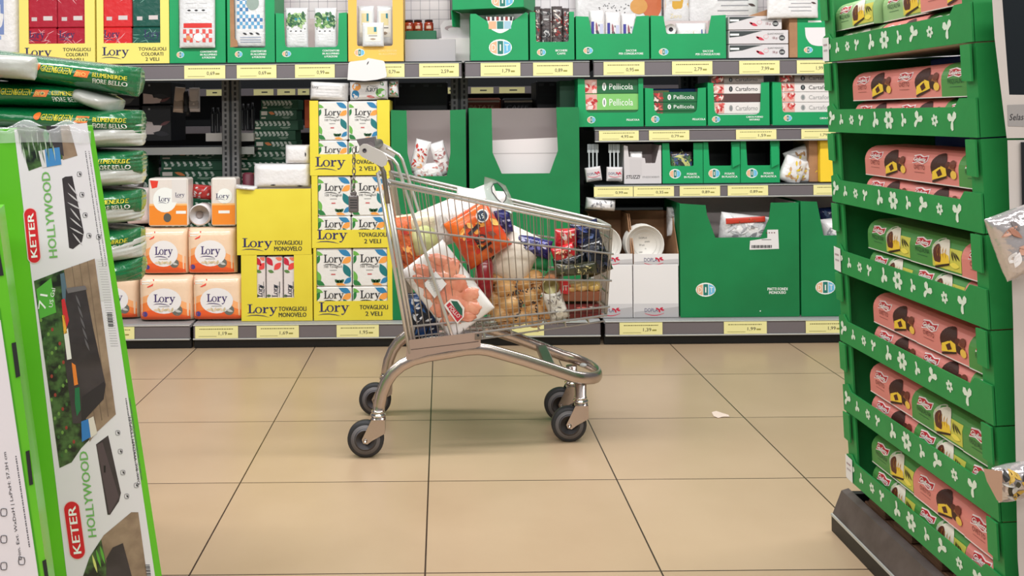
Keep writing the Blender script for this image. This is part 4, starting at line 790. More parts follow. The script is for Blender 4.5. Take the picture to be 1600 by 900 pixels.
# ---------------------------------------------------------------- orange paper roll packs
OR = mat('orange_roll_wrap', (244, 214, 184), .22, bump=.3, bscale=30, coat=.5)
def rollpack(label, cx, yt, yb, w_, D, z0, dp=.13, pale=1.0):
    m = MB(); h_ = yb - yt; s = D / F; c0 = plane_P(cx, yb, D, z0)(cx, (yt + yb) / 2); O = Vector((c0.x, D + dp / 2, c0.z)); Q0 = pillow(m, O, w_ * s, h_ * s, dp, OR, 0, 0, 12, int(cx + yt), p=9, n=22)
    Q = lambda x, y, off=0.0: Q0(x * s, y * s, off); a, b = w_ / 2, h_ / 2
    o1, o2, o3 = ink(243, 130, 60), ink(248, 176, 116), ink(238, 96, 44)
    n = 12
    for c_, y0_, amp_, of_ in ((o2, .05, .3, .0014), (o1, .35, .3, .002), (o3, .66, .2, .0026)):
        top = [(-a * .93 + 1.86 * a * i / n, b * (y0_ - amp_ * math.sin(PI * i / n * 1.1 + .3))) for i in range(n + 1)]
        vs = [Q(x, y + (b * .92 - y) * j / 8, of_) for j in range(9) for x, y in top]
        m.add(vs, [[k * (n + 1) + i, k * (n + 1) + i + 1, (k + 1) * (n + 1) + i + 1, (k + 1) * (n + 1) + i] for k in range(8) for i in range(n)], c_, True)
    m.ell(Q, 0, b * .08, a * .64, b * .56, ink(238, 236, 236), .003, rings=4, n=24)
    lory(m, Q, -a * .38, b * .12, h_ * .17, ink(58, 40, 104), w=a * .8, off=.0042); m.rect(Q, -a * .2, b * .3, a * .2, b * .33, ink(170, 170, 170), .0042)
    for k in range(6): m.leaf(Q, a * (-.3 + .12 * k), b * .47, a * .2, b * .1, k, ink(206, 190, 150) if k % 2 else ink(232, 210, 180), .0042)
    m.poly(Q, [(-a * .93, -b * .9), (-a * .38, -b * .86), (-a * .42, -b * .6), (-a * .6, -b * .52), (-a * .9, -b * .62)], ink(226, 60, 44), .002); m.rect(Q, -a * .84, -b * .8, -a * .5, -b * .76, WINK, .0026); m.rect(Q, -a * .84, -b * .7, -a * .56, -b * .66, WINK, .0026)
    m.ell(Q, a * .48, b * .5, a * .2, a * .2, ink(110, 112, 104), .0028, rings=2); m.leaf(Q, a * .5, b * .52, a * .3, a * .1, .3, ink(200, 200, 196), .0036); m.ell(Q, -a * .72, b * .66, a * .1, a * .1, ink(80, 70, 140), .0028)
    return tag(m.build('paper_roll_pack', None, (O.x, O.y, z0)), label, 'paper roll pack', 'orange toilet paper packs')
zb = S_BOT; zm = S_BOT + 71 * s_; zt_ = zm + 76 * s_
rollpack('orange Lory roll pack, bottom row, left of centre', 257, 435, 506, 84, DB, zb); rollpack('orange Lory roll pack, bottom row, beside the windowed yellow box', 339, 435, 506, 80, DB, zb)
rollpack('orange Lory roll pack, bottom row, half hidden by the leaning carton', 176, 435, 504, 78, DB + .06, zb)
rollpack('orange Lory roll pack, second row, left one', 256, 361, 434, 70, DB + .03, zm + .002); rollpack('orange Lory roll pack, second row, right one', 329, 361, 434, 76, DB + .03, zm + .002)
def wfilm(label, cx, yt, yb, w_, z0, sd):
    m = MB(); h_ = yb - yt; O = plane_P(cx, yb, DB + .1, z0)(cx, (yt + yb) / 2); O.y += .07; pillow(m, O, w_ * s_, h_ * s_, .14, mat('pinkish_film', (232, 216, 214), .25, bump=.4, bscale=40, coat=.5), 0, .005, 12, sd, p=8); return tag(m.build('paper_roll_pack', None, (O.x, O.y, z0)), label, 'paper roll pack', 'orange toilet paper packs')
wfilm('pale film-wrapped roll pack, second row, at the far left', 190, 362, 434, 60, zm + .002, 3)
def toprow(label, x0, x1, yt, yb, z0, side):
    m = MB(); P = plane_P((x0 + x1) / 2, yb, DB + .05, z0); a, b = P(x0, yb), P(x1, yt); m.box(a.x, b.x, DB + .05, DB + .16, z0, b.z, mat('white_roll_wrap', (230, 222, 214), .3, bump=.2, bscale=40, coat=.4), .008); w_ = x1 - x0; h_ = yb - yt
    m.rect(P, x0 + 1.5, yt + h_ * .56, x1 - 1.5, yb - 2, ink(240, 140, 40)); m.rect(P, x0 + 1.5, yt + h_ * .53, x1 - 1.5, yt + h_ * .57, ink(246, 190, 120), .001); m.ell(P, x1 - w_ * .45, yt + h_ * .38, w_ * .3, h_ * .16, WINK, .001)
    if side: m.ell(P, x0 + w_ * .42, yt + h_ * .45, w_ * .3, h_ * .26, WINK, .0011); lory(m, P, x0 + w_ * .26, yt + h_ * .48, 8, NAVY, w=w_ * .3, off=.0016); m.poly(P, [(x0 + 3, yt + 3), (x0 + 16, yt + 4), (x0 + 14, yt + 14), (x0 + 6, yt + 16)], ink(226, 60, 44)); m.rect(P, x0 + w_ * .6, yt + 2, x1 - 2, yt + h_ * .5, ink(224, 220, 216), .0012); lory(m, P, x1 - w_ * .32, yt + h_ * .38, 6, NAVY, w=15, off=.0016); m.ell(P, x0 + w_ * .48, yt + h_ * .82, 6, 7, ink(90, 90, 84), .0014)
    else: lory(m, P, x0 + w_ * .2, yt + h_ * .42, 7, NAVY, w=w_ * .55, off=.0016)
    m.rect(P, x1 - w_ * (.3 if side else .7), yt + h_ * .68, x1 - w_ * (.05 if side else .25), yt + h_ * .74, WINK, .0012)
    return tag(m.build('paper_roll_pack', None, ((a.x + b.x) / 2, DB + .1, z0)), label, 'paper roll pack', 'orange toilet paper packs')
toprow('white and orange Lory pack with red corner on the top row', 232, 294, 284, 359, zt_ + .002, 1); toprow('narrow white and orange Lory pack beside the solid yellow box', 330, 369, 284, 359, zt_ + .002, 0)
m = MB(); c = plane_P(312, 359, DB + .06, zt_ + .002)(312, 336); m.lathe((c.x, DB + .06, zt_ + .002 + .056), (0, 1, 0), [(0, .05), (.004, .056), (.1, .056)], mat('paper_tissue', (236, 230, 230), .8)); m.lathe((c.x, DB + .0585, zt_ + .058), (0, 1, 0), [(0, .019), (.002, .019)], ink(128, 116, 112))
tag(m.build('toilet_roll', None, (c.x, DB + .1, zt_)), 'single toilet roll facing outward between two upright packs', 'toilet roll')
bag('red wrapped pack behind the single toilet roll', 318, 300, 34, 22, DB + .18, .1, -.1, ((200, 190, 190), (150, 40, 40)), 36, body=mat('red_wrap', (178, 44, 40), .3))
wfilm('film-wrapped pack crumpled at the left of the top row', 214, 300, 359, 40, zt_ + .002, 5)
# ---------------------------------------------------------------- other side of the shelving: green cartons, black trays
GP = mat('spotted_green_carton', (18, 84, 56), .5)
def snack(x0, yb, w_, label, k):
    m = MB(); D = 5.34; P = plane_P(x0, yb, D); a, b = P(x0, yb), P(x0 + w_, yb - 15.6); m.box(a.x, b.x, D, D + .2, a.z, b.z, GP, .0015); xs = x0 + w_ * .04
    if k % 2: 
        m.rect(P, xs, yb - 14, xs + w_ * .16, yb - 8, ink(226, 220, 210)); m.leaf(P, xs + w_ * .28, yb - 11, w_ * .18, 5, .3, ink(222, 130, 70), .001); st = .42
    else: st = .06
    n = int((1 - st) * 9)
    for i in range(n):
        px = x0 + w_ * (st + .1 * i); m.leaf(P, px + 1, yb - 12, 7, 4, .8, ink(206, 214, 206), .001); m.leaf(P, px + 2.6, yb - 8.6, 6, 3.6, -.6, ink(190, 204, 194), .0012)
    m.rect(P, xs, yb - 5, xs + w_ * .12, yb - 2.5, ink(220, 216, 200)); m.rect(P, x0 + w_ * .6, yb - 5, x0 + w_ * .82, yb - 4, ink(170, 196, 176)); m.rect(P, x0 + w_ * .64, yb - 3, x0 + w_ * .78, yb - 2.2, ink(150, 180, 160))
    tag(m.build('green_snack_carton', None, (a.x, D, a.z)), label, 'carton', 'spotted green cartons behind the shelf')
nr = ('top', 'second', 'third', 'fourth', 'fifth', 'sixth', 'seventh', 'eighth', 'ninth', 'tenth')
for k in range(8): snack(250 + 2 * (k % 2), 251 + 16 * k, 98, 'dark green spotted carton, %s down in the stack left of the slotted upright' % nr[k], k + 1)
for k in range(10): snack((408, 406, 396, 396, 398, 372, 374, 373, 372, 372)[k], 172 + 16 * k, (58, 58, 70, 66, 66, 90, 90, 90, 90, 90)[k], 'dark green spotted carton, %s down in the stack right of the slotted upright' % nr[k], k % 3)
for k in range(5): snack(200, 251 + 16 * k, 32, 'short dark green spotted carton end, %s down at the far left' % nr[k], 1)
lb = Vector((0, 5.4, .12)); m = MB(); m.box(XX(195, 5.4, 400), XX(352, 5.4, 400), 5.34, 5.6, .12, at(0, 379, 5.34).z - .012, BLACK); m.box(XX(368, 5.4, 400), XX(470, 5.4, 400), 5.34, 5.6, .12, at(0, 332, 5.34).z - .012, BLACK); m.build('black_plinth_box', gon, g0)
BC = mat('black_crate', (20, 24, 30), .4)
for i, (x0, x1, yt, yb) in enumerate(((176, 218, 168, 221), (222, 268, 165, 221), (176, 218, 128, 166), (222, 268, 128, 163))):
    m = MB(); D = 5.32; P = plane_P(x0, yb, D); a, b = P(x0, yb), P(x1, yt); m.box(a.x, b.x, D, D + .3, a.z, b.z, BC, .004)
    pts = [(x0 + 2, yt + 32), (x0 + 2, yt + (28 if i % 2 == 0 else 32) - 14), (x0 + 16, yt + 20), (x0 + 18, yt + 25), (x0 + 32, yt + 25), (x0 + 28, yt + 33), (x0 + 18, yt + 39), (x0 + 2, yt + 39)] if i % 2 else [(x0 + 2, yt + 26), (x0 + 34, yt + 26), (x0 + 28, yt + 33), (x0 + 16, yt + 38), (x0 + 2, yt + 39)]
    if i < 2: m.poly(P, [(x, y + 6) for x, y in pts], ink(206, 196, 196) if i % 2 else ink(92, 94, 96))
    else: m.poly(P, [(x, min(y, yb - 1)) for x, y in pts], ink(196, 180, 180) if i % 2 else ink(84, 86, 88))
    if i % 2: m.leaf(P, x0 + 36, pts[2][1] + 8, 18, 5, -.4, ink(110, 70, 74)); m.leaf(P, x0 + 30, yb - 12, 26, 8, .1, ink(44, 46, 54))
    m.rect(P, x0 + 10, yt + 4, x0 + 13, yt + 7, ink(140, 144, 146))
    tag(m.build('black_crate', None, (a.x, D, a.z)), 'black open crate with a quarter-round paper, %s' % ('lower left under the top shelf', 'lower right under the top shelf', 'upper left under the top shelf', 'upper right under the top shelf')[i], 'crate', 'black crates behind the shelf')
for i, (cx, cy, w_, h_, c_) in enumerate(((280, 156, 16, 40, (196, 176, 160)), (304, 156, 17, 38, (206, 196, 192)), (292, 162, 8, 40, (26, 26, 30)))):
    m = MB(); O = at(cx, cy, 5.3); s = 5.3 / F; pillow(m, O, w_ * s, h_ * s, .04, ink(*c_), .1 * (i - 1), .003, 20, i, p=2.5); m.box(O.x - .001, O.x + .001, O.y - .001, O.y + .001, O.z, O.z + .1, DARK); m.box(O.x - w_ * s * .45, O.x + w_ * s * .45, O.y - .021, O.y, O.z - .05, O.z - .005, ink(*[int(v * .8) for v in c_]), .004)
    tag(m.build('hanging_gloves', None, O), ('tan pair of gloves hanging under the top shelf', 'pale grey glove pair hanging right of the tan pair', 'black glove hanging between two pale ones')[i], 'gloves', 'hanging gloves')
for i, (cx, yt, yb) in enumerate(((333, 168, 208), (341, 168, 208), (350, 168, 208), (380, 162, 204), (388, 162, 204), (395, 160, 204))):
    m = MB(); c = at(cx, yb, 5.34); h_ = (yb - yt) * 5.34 / F; m.lathe(c, (0, 0, 1), [(0, .013), (h_ * .8, .013), (h_ * .86, .006), (h_, .006)], mat('black_bottle', (24, 26, 30), .2, coat=.5), 12); m.rect(lambda x, y, off=0.0: Vector((c.x + x, c.y - .0135, c.z + y)), -.002, .01, .001, h_ * .75, ink(120, 124, 128), 0)
    tag(m.build('black_bottle', None, c), 'slim black bottle beside the slotted upright, %s' % ('leftmost of the left three', 'middle of the left three', 'nearest the post on its left', 'nearest the post on its right', 'middle of the right three', 'rightmost of the right three')[i], 'bottle', 'slim black bottles')
for i, (x0, x1) in enumerate(((322, 352), (372, 397))):
    m = MB(); P = plane_P(x0, 222, 5.3); a, b = P(x0, 221), P(x1, 208); m.box(a.x, b.x, 5.29, 5.4, a.z, b.z, ink(206, 202, 196), .002); tag(m.build('white_carton', None, (a.x, 5.3, a.z)), 'low white carton under the slim black bottles, %s of the post' % ('left', 'right')[i], 'carton')
for i, (cx, cy, w_, h_, r_) in enumerate(((204, 268, 36, 40, .2), (206, 300, 30, 44, -.2), (190, 320, 40, 40, .5))):
    bag('dark wrinkled bag with grey tags beside the soil bags, %s' % ('upper', 'middle', 'lower')[i], cx, cy, w_, h_, 5.12, .12, r_, ((150, 142, 138), (70, 66, 66), (40, 40, 44)), 50 + i, body=mat('dark_film', (88, 82, 80), .3, bump=.4, bscale=30, coat=.4), group='dark bags by the soil bags')
m = MB(); c = at(388, 286, 5.0); m.lathe((c.x, c.y, z3 - .02), (0, 0, 1), [(0, .03), (.08, .03), (.09, .02)], ink(96, 26, 44)); tag(m.build('dark_red_bottle', None, (c.x, c.y, z3)), 'dark red bottle behind the long white pack', 'bottle')
# ---------------------------------------------------------------- foreground left: leaning cartons and soil bags
BG = mat('bright_green_carton', (98, 190, 30), .4, coat=.3, rgb2=(84, 176, 28), nscale=3); KW = mat('glossy_white_carton', (222, 218, 224), .35, bump=.06, bscale=14, coat=.3)
YAW = .36
def wallplane(px, py, D):
    """upright plane through a pixel at depth D, turned by YAW; maps photo pixels onto it"""
    C = at(px, py, D); N = Vector((math.sin(YAW), -math.cos(YAW), 0)); E = Vector((0, 0, H))
    def P(x, y, off=0.0):
        d = at(x, y, 1.0) - E; t = (C - E).dot(N) / d.dot(N); return E + d * t + N * off
    return P, N
def carton(D, TR, quad, dp, label, art):
    P, N = wallplane(TR[0], TR[1], D)
    def toground(x0, y0, x1, y1):
        a, b = P(x0, y0), P(x1, y1); t = a.z / (a.z - b.z); return a + (b - a) * t
    q = [P(*quad[0]), P(*quad[1]), toground(*quad[1], *quad[2]), toground(*quad[0], *quad[3])]
    org = (q[2] + q[3]) / 2; r = thing('storage_box_carton', label, 'carton', org, 'large cartons leaning together')
    m = MB(); vs = q + [v - N * dp for v in q]; m.add(vs, [[0, 1, 2, 3], [7, 6, 5, 4], [0, 4, 5, 1], [1, 5, 6, 2], [2, 6, 7, 3], [3, 7, 4, 0]], BG); m.build('carton_body', r, org)
    m = MB(); art(m, P); m.build('printed_face', r, org)
    return P
def ka(m, P):
    m.poly(P, [(22, 202), (136, 192), (148, 270), (243, 905), (268, 1080), (130, 1100), (105, 905)], KW, .0006)
    fol = mat('foliage_print', (14, 26, 20), .35, rgb2=(70, 104, 54), nscale=60, contrast=.12, coat=.3, bump=.2, bscale=20); wood = mat('decking_print', (158, 134, 112), .35, rgb2=(128, 106, 88), nscale=30, coat=.3); cw = mat('dark_chest_print', (62, 56, 60), .35, coat=.3, rgb2=(44, 40, 44), nscale=20, bump=.2, bscale=20)
    # top photo
    m.poly(P, [(26, 200), (60, 197), (94, 197), (98, 248), (70, 258), (45, 267)], fol, .001); m.poly(P, [(94, 197), (108, 196), (121, 243), (98, 250)], wood, .001); m.poly(P, [(72, 197), (94, 197), (100, 244), (84, 236), (76, 222)], cw, .0012); m.poly(P, [(70, 233), (93, 230), (96, 257), (73, 261)], ink(60, 130, 190), .0014); m.poly(P, [(60, 236), (70, 234), (73, 261), (66, 262)], ink(210, 206, 210), .0014); m.leaf(P, 72, 212, 22, 9, 1.4, ink(60, 140, 80), .0014)
    for k in range(26): m.leaf(P, 30 + k * 2.2, 214 + (k * 37 % 30), 26, 1.2, 1.45 + .1 * math.sin(k), ink(*((120, 150, 110), (190, 200, 190), (60, 90, 60))[k % 3]), .0016 + k * .00002)
    # chest renders
    m.poly(P, [(97, 279), (102, 276), (113, 275), (131, 363), (128, 378), (114, 389), (108, 387)], cw, .001)
    for k in range(7): m.leaf(P, 114 + k * 1.2, 296 + k * 13, 26, 2.4, .9 - .2 * (k % 3), ink(190, 186, 190), .0013)
    m.poly(P, [(150, 694), (169, 680), (189, 770), (186, 783), (172, 804), (168, 804)], cw, .001); m.poly(P, [(151, 695), (160, 690), (186, 776), (171, 803)], ink(84, 70, 74), .0013); m.rect(P, 162, 727, 165, 738, ink(30, 26, 28), .0015)
    # big photo
    m.poly(P, [(53, 439), (100, 421), (148, 404), (181, 647), (150, 676), (127, 700), (112, 722), (93, 731)], fol, .001)
    m.poly(P, [(100, 421), (148, 404), (181, 647), (150, 676), (140, 690), (120, 560)], wood, .0013)
    for k in range(3): m.add([P(112 + 12 * k, 416 - 4 * k, .0015), P(113 + 12 * k, 416 - 4 * k, .0015), P(150 + 10 * k, 662 - 6 * k, .0015), P(148.5 + 10 * k, 663 - 6 * k, .0015)], [[0, 1, 2, 3]], ink(118, 98, 82))
    m.poly(P, [(94, 428), (100, 426), (108, 470), (112, 505), (106, 508), (98, 470)], ink(84, 108, 124), .0015)
    m.poly(P, [(103, 450), (133, 446), (146, 515), (165, 600), (162, 623), (127, 661), (114, 661), (101, 562)], cw, .0018); m.poly(P, [(103, 450), (133, 446), (136, 452), (106, 458)], ink(110, 104, 108), .002); m.poly(P, [(128, 620), (162, 596), (165, 601), (162, 623), (127, 661)], ink(46, 40, 44), .0021)
    for k in range(5): m.leaf(P, 122 + k * 3.5, 470 + k * 17, 22, 3, 1.2, ink(96, 92, 98), .0021)
    for pts, c_ in (([(96, 468), (101, 466), (108, 500), (104, 512), (98, 490)], (200, 40, 50)), ([(97, 492), (101, 492), (105, 520), (100, 522)], (230, 170, 60)), ([(100, 522), (106, 512), (112, 560), (105, 562)], (232, 228, 224)), ([(112, 566), (118, 570), (122, 600), (116, 602)], (232, 130, 50)), ([(117, 606), (124, 604), (126, 640), (120, 650), (117, 630)], (34, 110, 70)), ([(127, 658), (138, 654), (142, 682), (128, 690)], (50, 120, 190)), ([(138, 654), (146, 650), (152, 676), (142, 684)], (220, 210, 200))): m.poly(P, pts, ink(*c_), .0023)
    for k in range(30): m.ell(P, 64 + (k * 23 % 30) + k * .9, 500 + k * 7.3, 2.2, 3.2, ink(*((110, 150, 70), (60, 100, 50), (150, 60, 50))[k % 7 % 3]), .0013 + k * .00001, n=7)
    m.poly(P, [(57, 452), (80, 434), (88, 488), (62, 498)], ink(84, 170, 60), .0016); text(m, P, '71', 71, 484, 12, WINK, w=24, rot=1.42, off=.002); text(m, P, 'US Gal', 82, 480, 6, WINK, w=30, rot=1.42, off=.002)
    # third photo
    m.poly(P, [(128, 905), (140, 870), (162, 836), (205, 800), (216, 800), (238, 960), (140, 1000)], wood, .001); m.poly(P, [(128, 905), (140, 870), (158, 842), (170, 900), (160, 960), (140, 1000)], fol, .0013); m.poly(P, [(166, 872), (176, 855), (192, 848), (206, 900), (210, 960), (176, 960), (166, 900)], cw, .0018)
    for k, (x, y) in enumerate(((148, 880), (154, 872), (160, 866))): m.leaf(P, x, y, 30, 4, 1.3, ink(96, 170, 60) if k else ink(210, 214, 120), .002)
    # lettering
    hg = ink(112, 176, 92)
    text(m, P, 'HOLLYWOOD', 90, 402, 13, hg, w=134, rot=1.665, off=.0014, bold=.9); text(m, P, 'HOLLYWOOD', 151, 838, 13, hg, w=134, rot=1.68, off=.0014, bold=.9)
    for cx, cy, L, W_, r in ((50.5, 368, 85, 19, 1.665), (116.5, 828, 90, 24, 1.70)):
        c, s = math.cos(r), math.sin(r); T = lambda a, b: (cx + a * c - b * s, cy - a * s - b * c)
        for k, (l, w_, cc) in enumerate(((L / 2 + 1.5, W_ / 2 + 1.5, ink(226, 200, 200)), (L / 2, W_ / 2, ink(206, 26, 38)))):
            pts = []
            for j in range(24): a = 2 * PI * j / 24; pts.append(T((l - w_) * (1 if math.cos(a) > 0 else -1) + w_ * math.cos(a), w_ * math.sin(a)))
            m.poly(P, pts, cc, .0012 + k * .0003)
        x, y = T(-L / 2 + 8, -W_ * .26); text(m, P, 'KETER', x, y, W_ * .52, WINK, w=L - 16, rot=r, off=.0018, bold=1.0)
    g = ink(96, 96, 104)
    for k in range(60):
        y = 236 + k * 3.0; x = 133 + (y - 236) * .152; m.rect(P, x, y, x + 1.3, y + 1.6 + (k % 3) * .5, g, .001)
        x += 5.5; m.rect(P, x, y, x + 1.1, y + 1.2 + (k % 4) * .4, g, .001)
    for k in range(44): y = 622 + k * 2.9; x = 196 + (y - 622) * .15; m.rect(P, x, y, x + 1.6, y + 1.8 + (k % 3) * .4, g, .001); m.rect(P, x + 6, y, x + 7.4, y + 1.4 + (k % 4) * .4, g, .001)
    text(m, P, 'Dim. Int. WxDxH | LxPxH:', 219, 756, 4.2, CHAR, w=108, rot=1.705, off=.0012)
    def icon(cx, cy, r):
        m.tube([P(cx + r * .7 * math.cos(a), cy + r * math.sin(a) * (1 + .3 * math.cos(2 * a)), .0012) for a in [2 * PI * i / 10 for i in range(10)]], .0003, CHAR, 4, True); m.leaf(P, cx + r * .2, cy, r, r * .5, 1, CHAR, .0014)
    for cx, cy in ((124, 272), (128, 304), (133, 336), (139, 368), (154, 370), (184, 676), (188, 705), (192, 738), (198, 775), (213, 758)): icon(cx, cy, 5)
    for y0, x0 in ((488, 167), (882, 226)):
        for k in range(9): m.rect(P, x0 + k * .3, y0 + k * 2.6, x0 + 8 + k * .3, y0 + k * 2.6 + 1.2 + (k % 2) * .5, CHAR, .001)
    m.poly(P, [(150, 405), (168, 403), (174, 470), (157, 470)], ink(208, 206, 208), .0009)
    for k in range(34): y = 408 + k * 4; x = 153 + (y - 408) * .15; m.rect(P, x, y, x + 12, y + .7, ink(176, 174, 178), .001)
    # folded carton edge and hand slots
    m.add([P(0, 340, .0012), P(1.6, 340, .0012), P(78, 905, .0012), P(76, 905, .0012)], [[0, 1, 2, 3]], ink(40, 110, 24))
    for pts in ([(0, 380), (9, 378), (17, 428), (9, 430), (0, 405)], [(21, 536), (30, 534), (36, 587), (28, 591)], [(44, 705), (50, 703), (54, 756), (50, 758)], [(74, 876), (80, 873), (88, 912), (80, 914)]): m.poly(P, pts, ink(28, 32, 34), .0016)
    text(m, P, 'UP', 4, 352, 9, ink(200, 230, 190), rot=1.6, off=.0014); m.poly(P, [(10, 464), (13, 463), (17, 490), (14, 492)], ink(150, 40, 40), .0014)
PC = carton(1.66, (145, 197), ((-22, 203), (145, 197), (253, 900), (77, 900)), .40, 'tall green and white deck box carton, leaning left, with chest photos', ka)
def kb(m, P):
    m.poly(P, [(-60, 500), (1, 500), (61, 905), (85, 1080), (-60, 1080)], KW, .0006)
    text(m, P, 'Dim. Ext. WxDxH | LxPxH: 57.3H cm', 34, 874, 4.8, CHAR, w=170, rot=1.715, off=.0012)
    for k in range(40): y = 712 + k * 3.6; x = 24 + (y - 712) * .15; m.rect(P, x, y, x + 2, y + 2 + (k % 3) * .5, ink(96, 96, 104), .001)
    for cx, cy in ((6, 800), (6, 842), (6, 884), (34, 876)):
        m.tube([P(cx + 5 * math.cos(a), cy + 8 * math.sin(a) * (1 + .3 * math.cos(2 * a)), .0014) for a in [2 * PI * i / 10 for i in range(10)]], .0005, CHAR, 4, True)
    for pts in ([(-12, 380), (-3, 378), (6, 430), (-3, 431)], [(18, 536), (25, 534), (32, 587), (25, 590)], [(40, 705), (46, 703), (52, 756), (46, 758)], [(66, 876), (72, 873), (76, 900), (70, 902)]): m.poly(P, pts, ink(28, 32, 34), .0016)
    m.add([P(61, 905, .001), P(64, 905, .001), P(0, 480, .001), P(-2, 480, .001)], [[0, 1, 2, 3]], ink(60, 150, 20))
carton(1.40, (-3, 330), ((-150, 332), (-4, 330), (74, 900), (-40, 900)), .12, 'second white and green carton at the photo edge, leaning left', kb)
# clear film over the top of the first carton
m = MB(); P = PC; film = mat('clear_stretch_film', (236, 238, 240), .12, bump=.3, bscale=30, coat=.6, alpha=.3)
vs = []; n = 16
for j in range(4):
    for i in range(n + 1):
        x = -10 + i * (152 / n); dy = (0, 6, 16, 30)[j]; vs.append(P(x, 192 + 6 * math.sin(i * .9) * (j < 2) + dy + (abs(i - n / 2) / n) ** 2 * 10, .004 + .003 * math.sin(i * 1.7 + j) - (.02 if j == 0 else 0)))
m.add(vs, [[j * (n + 1) + i, j * (n + 1) + i + 1, (j + 1) * (n + 1) + i + 1, (j + 1) * (n + 1) + i] for j in range(3) for i in range(n)], film, True)
tag(m.build('stretch_film', None, P(60, 200)), 'clear stretch film over the top edge of the tall leaning carton', 'film')
# soil bags
SG = mat('green_soil_bag', (12, 110, 62), .25, bump=.8, bscale=22, coat=.6); SW = mat('white_soil_bag', (206, 206, 200), .3, bump=.4, bscale=22, coat=.4, rgb2=(186, 186, 182), nscale=8)
yt_, ot_ = ink(226, 214, 60), ink(240, 120, 40)
DS = 2.35
zs0 = []
def soil(label, xr, yc, rot, body, txt, wpx=330, hpx=46, xoff=0):
    s = DS / F; O = at(xr - wpx / 2, yc + math.sin(rot) * -wpx / 2 * 0 , DS); O.y = DS + .2
    m = MB(); Q0 = pillow(m, O, wpx * s, hpx * s, .42, body, rot, .007, 8, int(yc), p=2.6, n=26, edge=.42); Q = lambda x, y, off=0.0: Q0((x - wpx / 2) * s, y * s, off)
    if txt:
        for i in range(3):
            pass
        x = wpx - (txt if txt > 100 else 114)
        text(m, Q, 'GREEN&GREEN', x, 1, 10, yt_, w=43, off=.003, bold=.4); m.ell(Q, x - 6, -5, 5, 6, ot_, .003, rings=2)
        m.poly(Q, [(x + 49, -8), (x + 67, -8), (x + 65, 3), (x + 47, 3)], ot_, .003); text(m, Q, 'BIO', x + 50, 1, 6, ink(250, 220, 120), w=13, off=.0045)
        text(m, Q, 'BLUMENERDE', x + 71, 0, 7, yt_, w=37, off=.003, bold=.4); text(m, Q, 'FIORE BELLO', x + 72, 10, 7.5, WINK, w=37, off=.003, bold=.4)
    return tag(m.build('soil_bag', None, O), label, 'soil bag', 'potting soil bags in a stack')
soil('topmost green soil bag, its white end at the left', 180, 104, -.13, SG, 114, hpx=50)
bag('white crumpled end of the topmost soil bag', 8, 104, 96, 36, DS - .03, .12, -.08, (), 60, body=SW, amp=.008)
soil('second green soil bag from the top, reading FIORE BELLO', 130, 146, -.03, SG, 126, hpx=46)
bag('pale grey end of the second soil bag, drooping at the right', 156, 156, 62, 26, DS + .16, .24, -.4, (), 61, body=SW, amp=.01)
soil('third green soil bag from the top, above the leaning carton', 182, 184, -.06, SG, 116, hpx=42)
for k, (xr, yc, b_, t_) in enumerate(((182, 222, 0, 0), (184, 252, 1, 92), (182, 286, 0, 0), (182, 317, 1, 92), (180, 348, 0, 0), (180, 382, 1, 92), (182, 410, 0, 0), (183, 432, 1, 0))):
    soil('%s soil bag end beside the carton, number %s below the third bag' % (('pale grey', 'green')[b_], ('one', 'two', 'three', 'four', 'five', 'six', 'seven', 'eight')[k]), xr, yc, .05 * (-1) ** k, (SW, SG)[b_], t_, hpx=38)
m = MB(); zz0 = at(0, 452, DS).z - .01; m.box(at(-150, 400, DS).x, at(120, 400, DS + .4).x, DS + .02, DS + .4, 0, zz0, INNERW, .01); tag(m.build('pallet_display_base', None, (at(0, 400, DS).x, DS + .2, 0)), 'pale display base under the stacked soil bags', 'display base')
# ---------------------------------------------------------------- foreground right: stacked green cake trays
XB, DNEAR, DFAR, TZ, TSP, LEAN = 1.119, 1.862, 2.58, .152, .1918, math.atan(.054 / 1.151)
W = DFAR - DNEAR; DPT = .42
bf = [(0, .15), (-.15, .95), (-.45, 1.0), (-.62, .7), (-.5, .3), (-.25, .0), (-.7, -.05), (-.95, -.4), (-.7, -.85), (-.3, -.8), (-.05, -.35), (.15, -.65), (.5, -.85), (.8, -.55), (.65, -.15), (.3, .0), (.15, .1)]
WH = mat('white_print_on_green', (214, 226, 210), .5)
def motif(m, P, kind, cx, cy, r, rot):
    if kind == 'f':
        for k in range(6): a = k * PI / 3 + rot; m.ell(P, cx + math.cos(a) * r * .6, cy + math.sin(a) * r * .6, r * .4, r * .3, WH, .0008, rot=a, n=10)
        m.ell(P, cx, cy, r * .24, r * .24, ink(60, 140, 80), .0014, n=10)
    else:
        c, s = math.cos(rot), math.sin(rot); m.poly(P, [(cx + (x * c - y * s) * r, cy + (x * s + y * c) * r) for x, y in bf], WH, .0008)
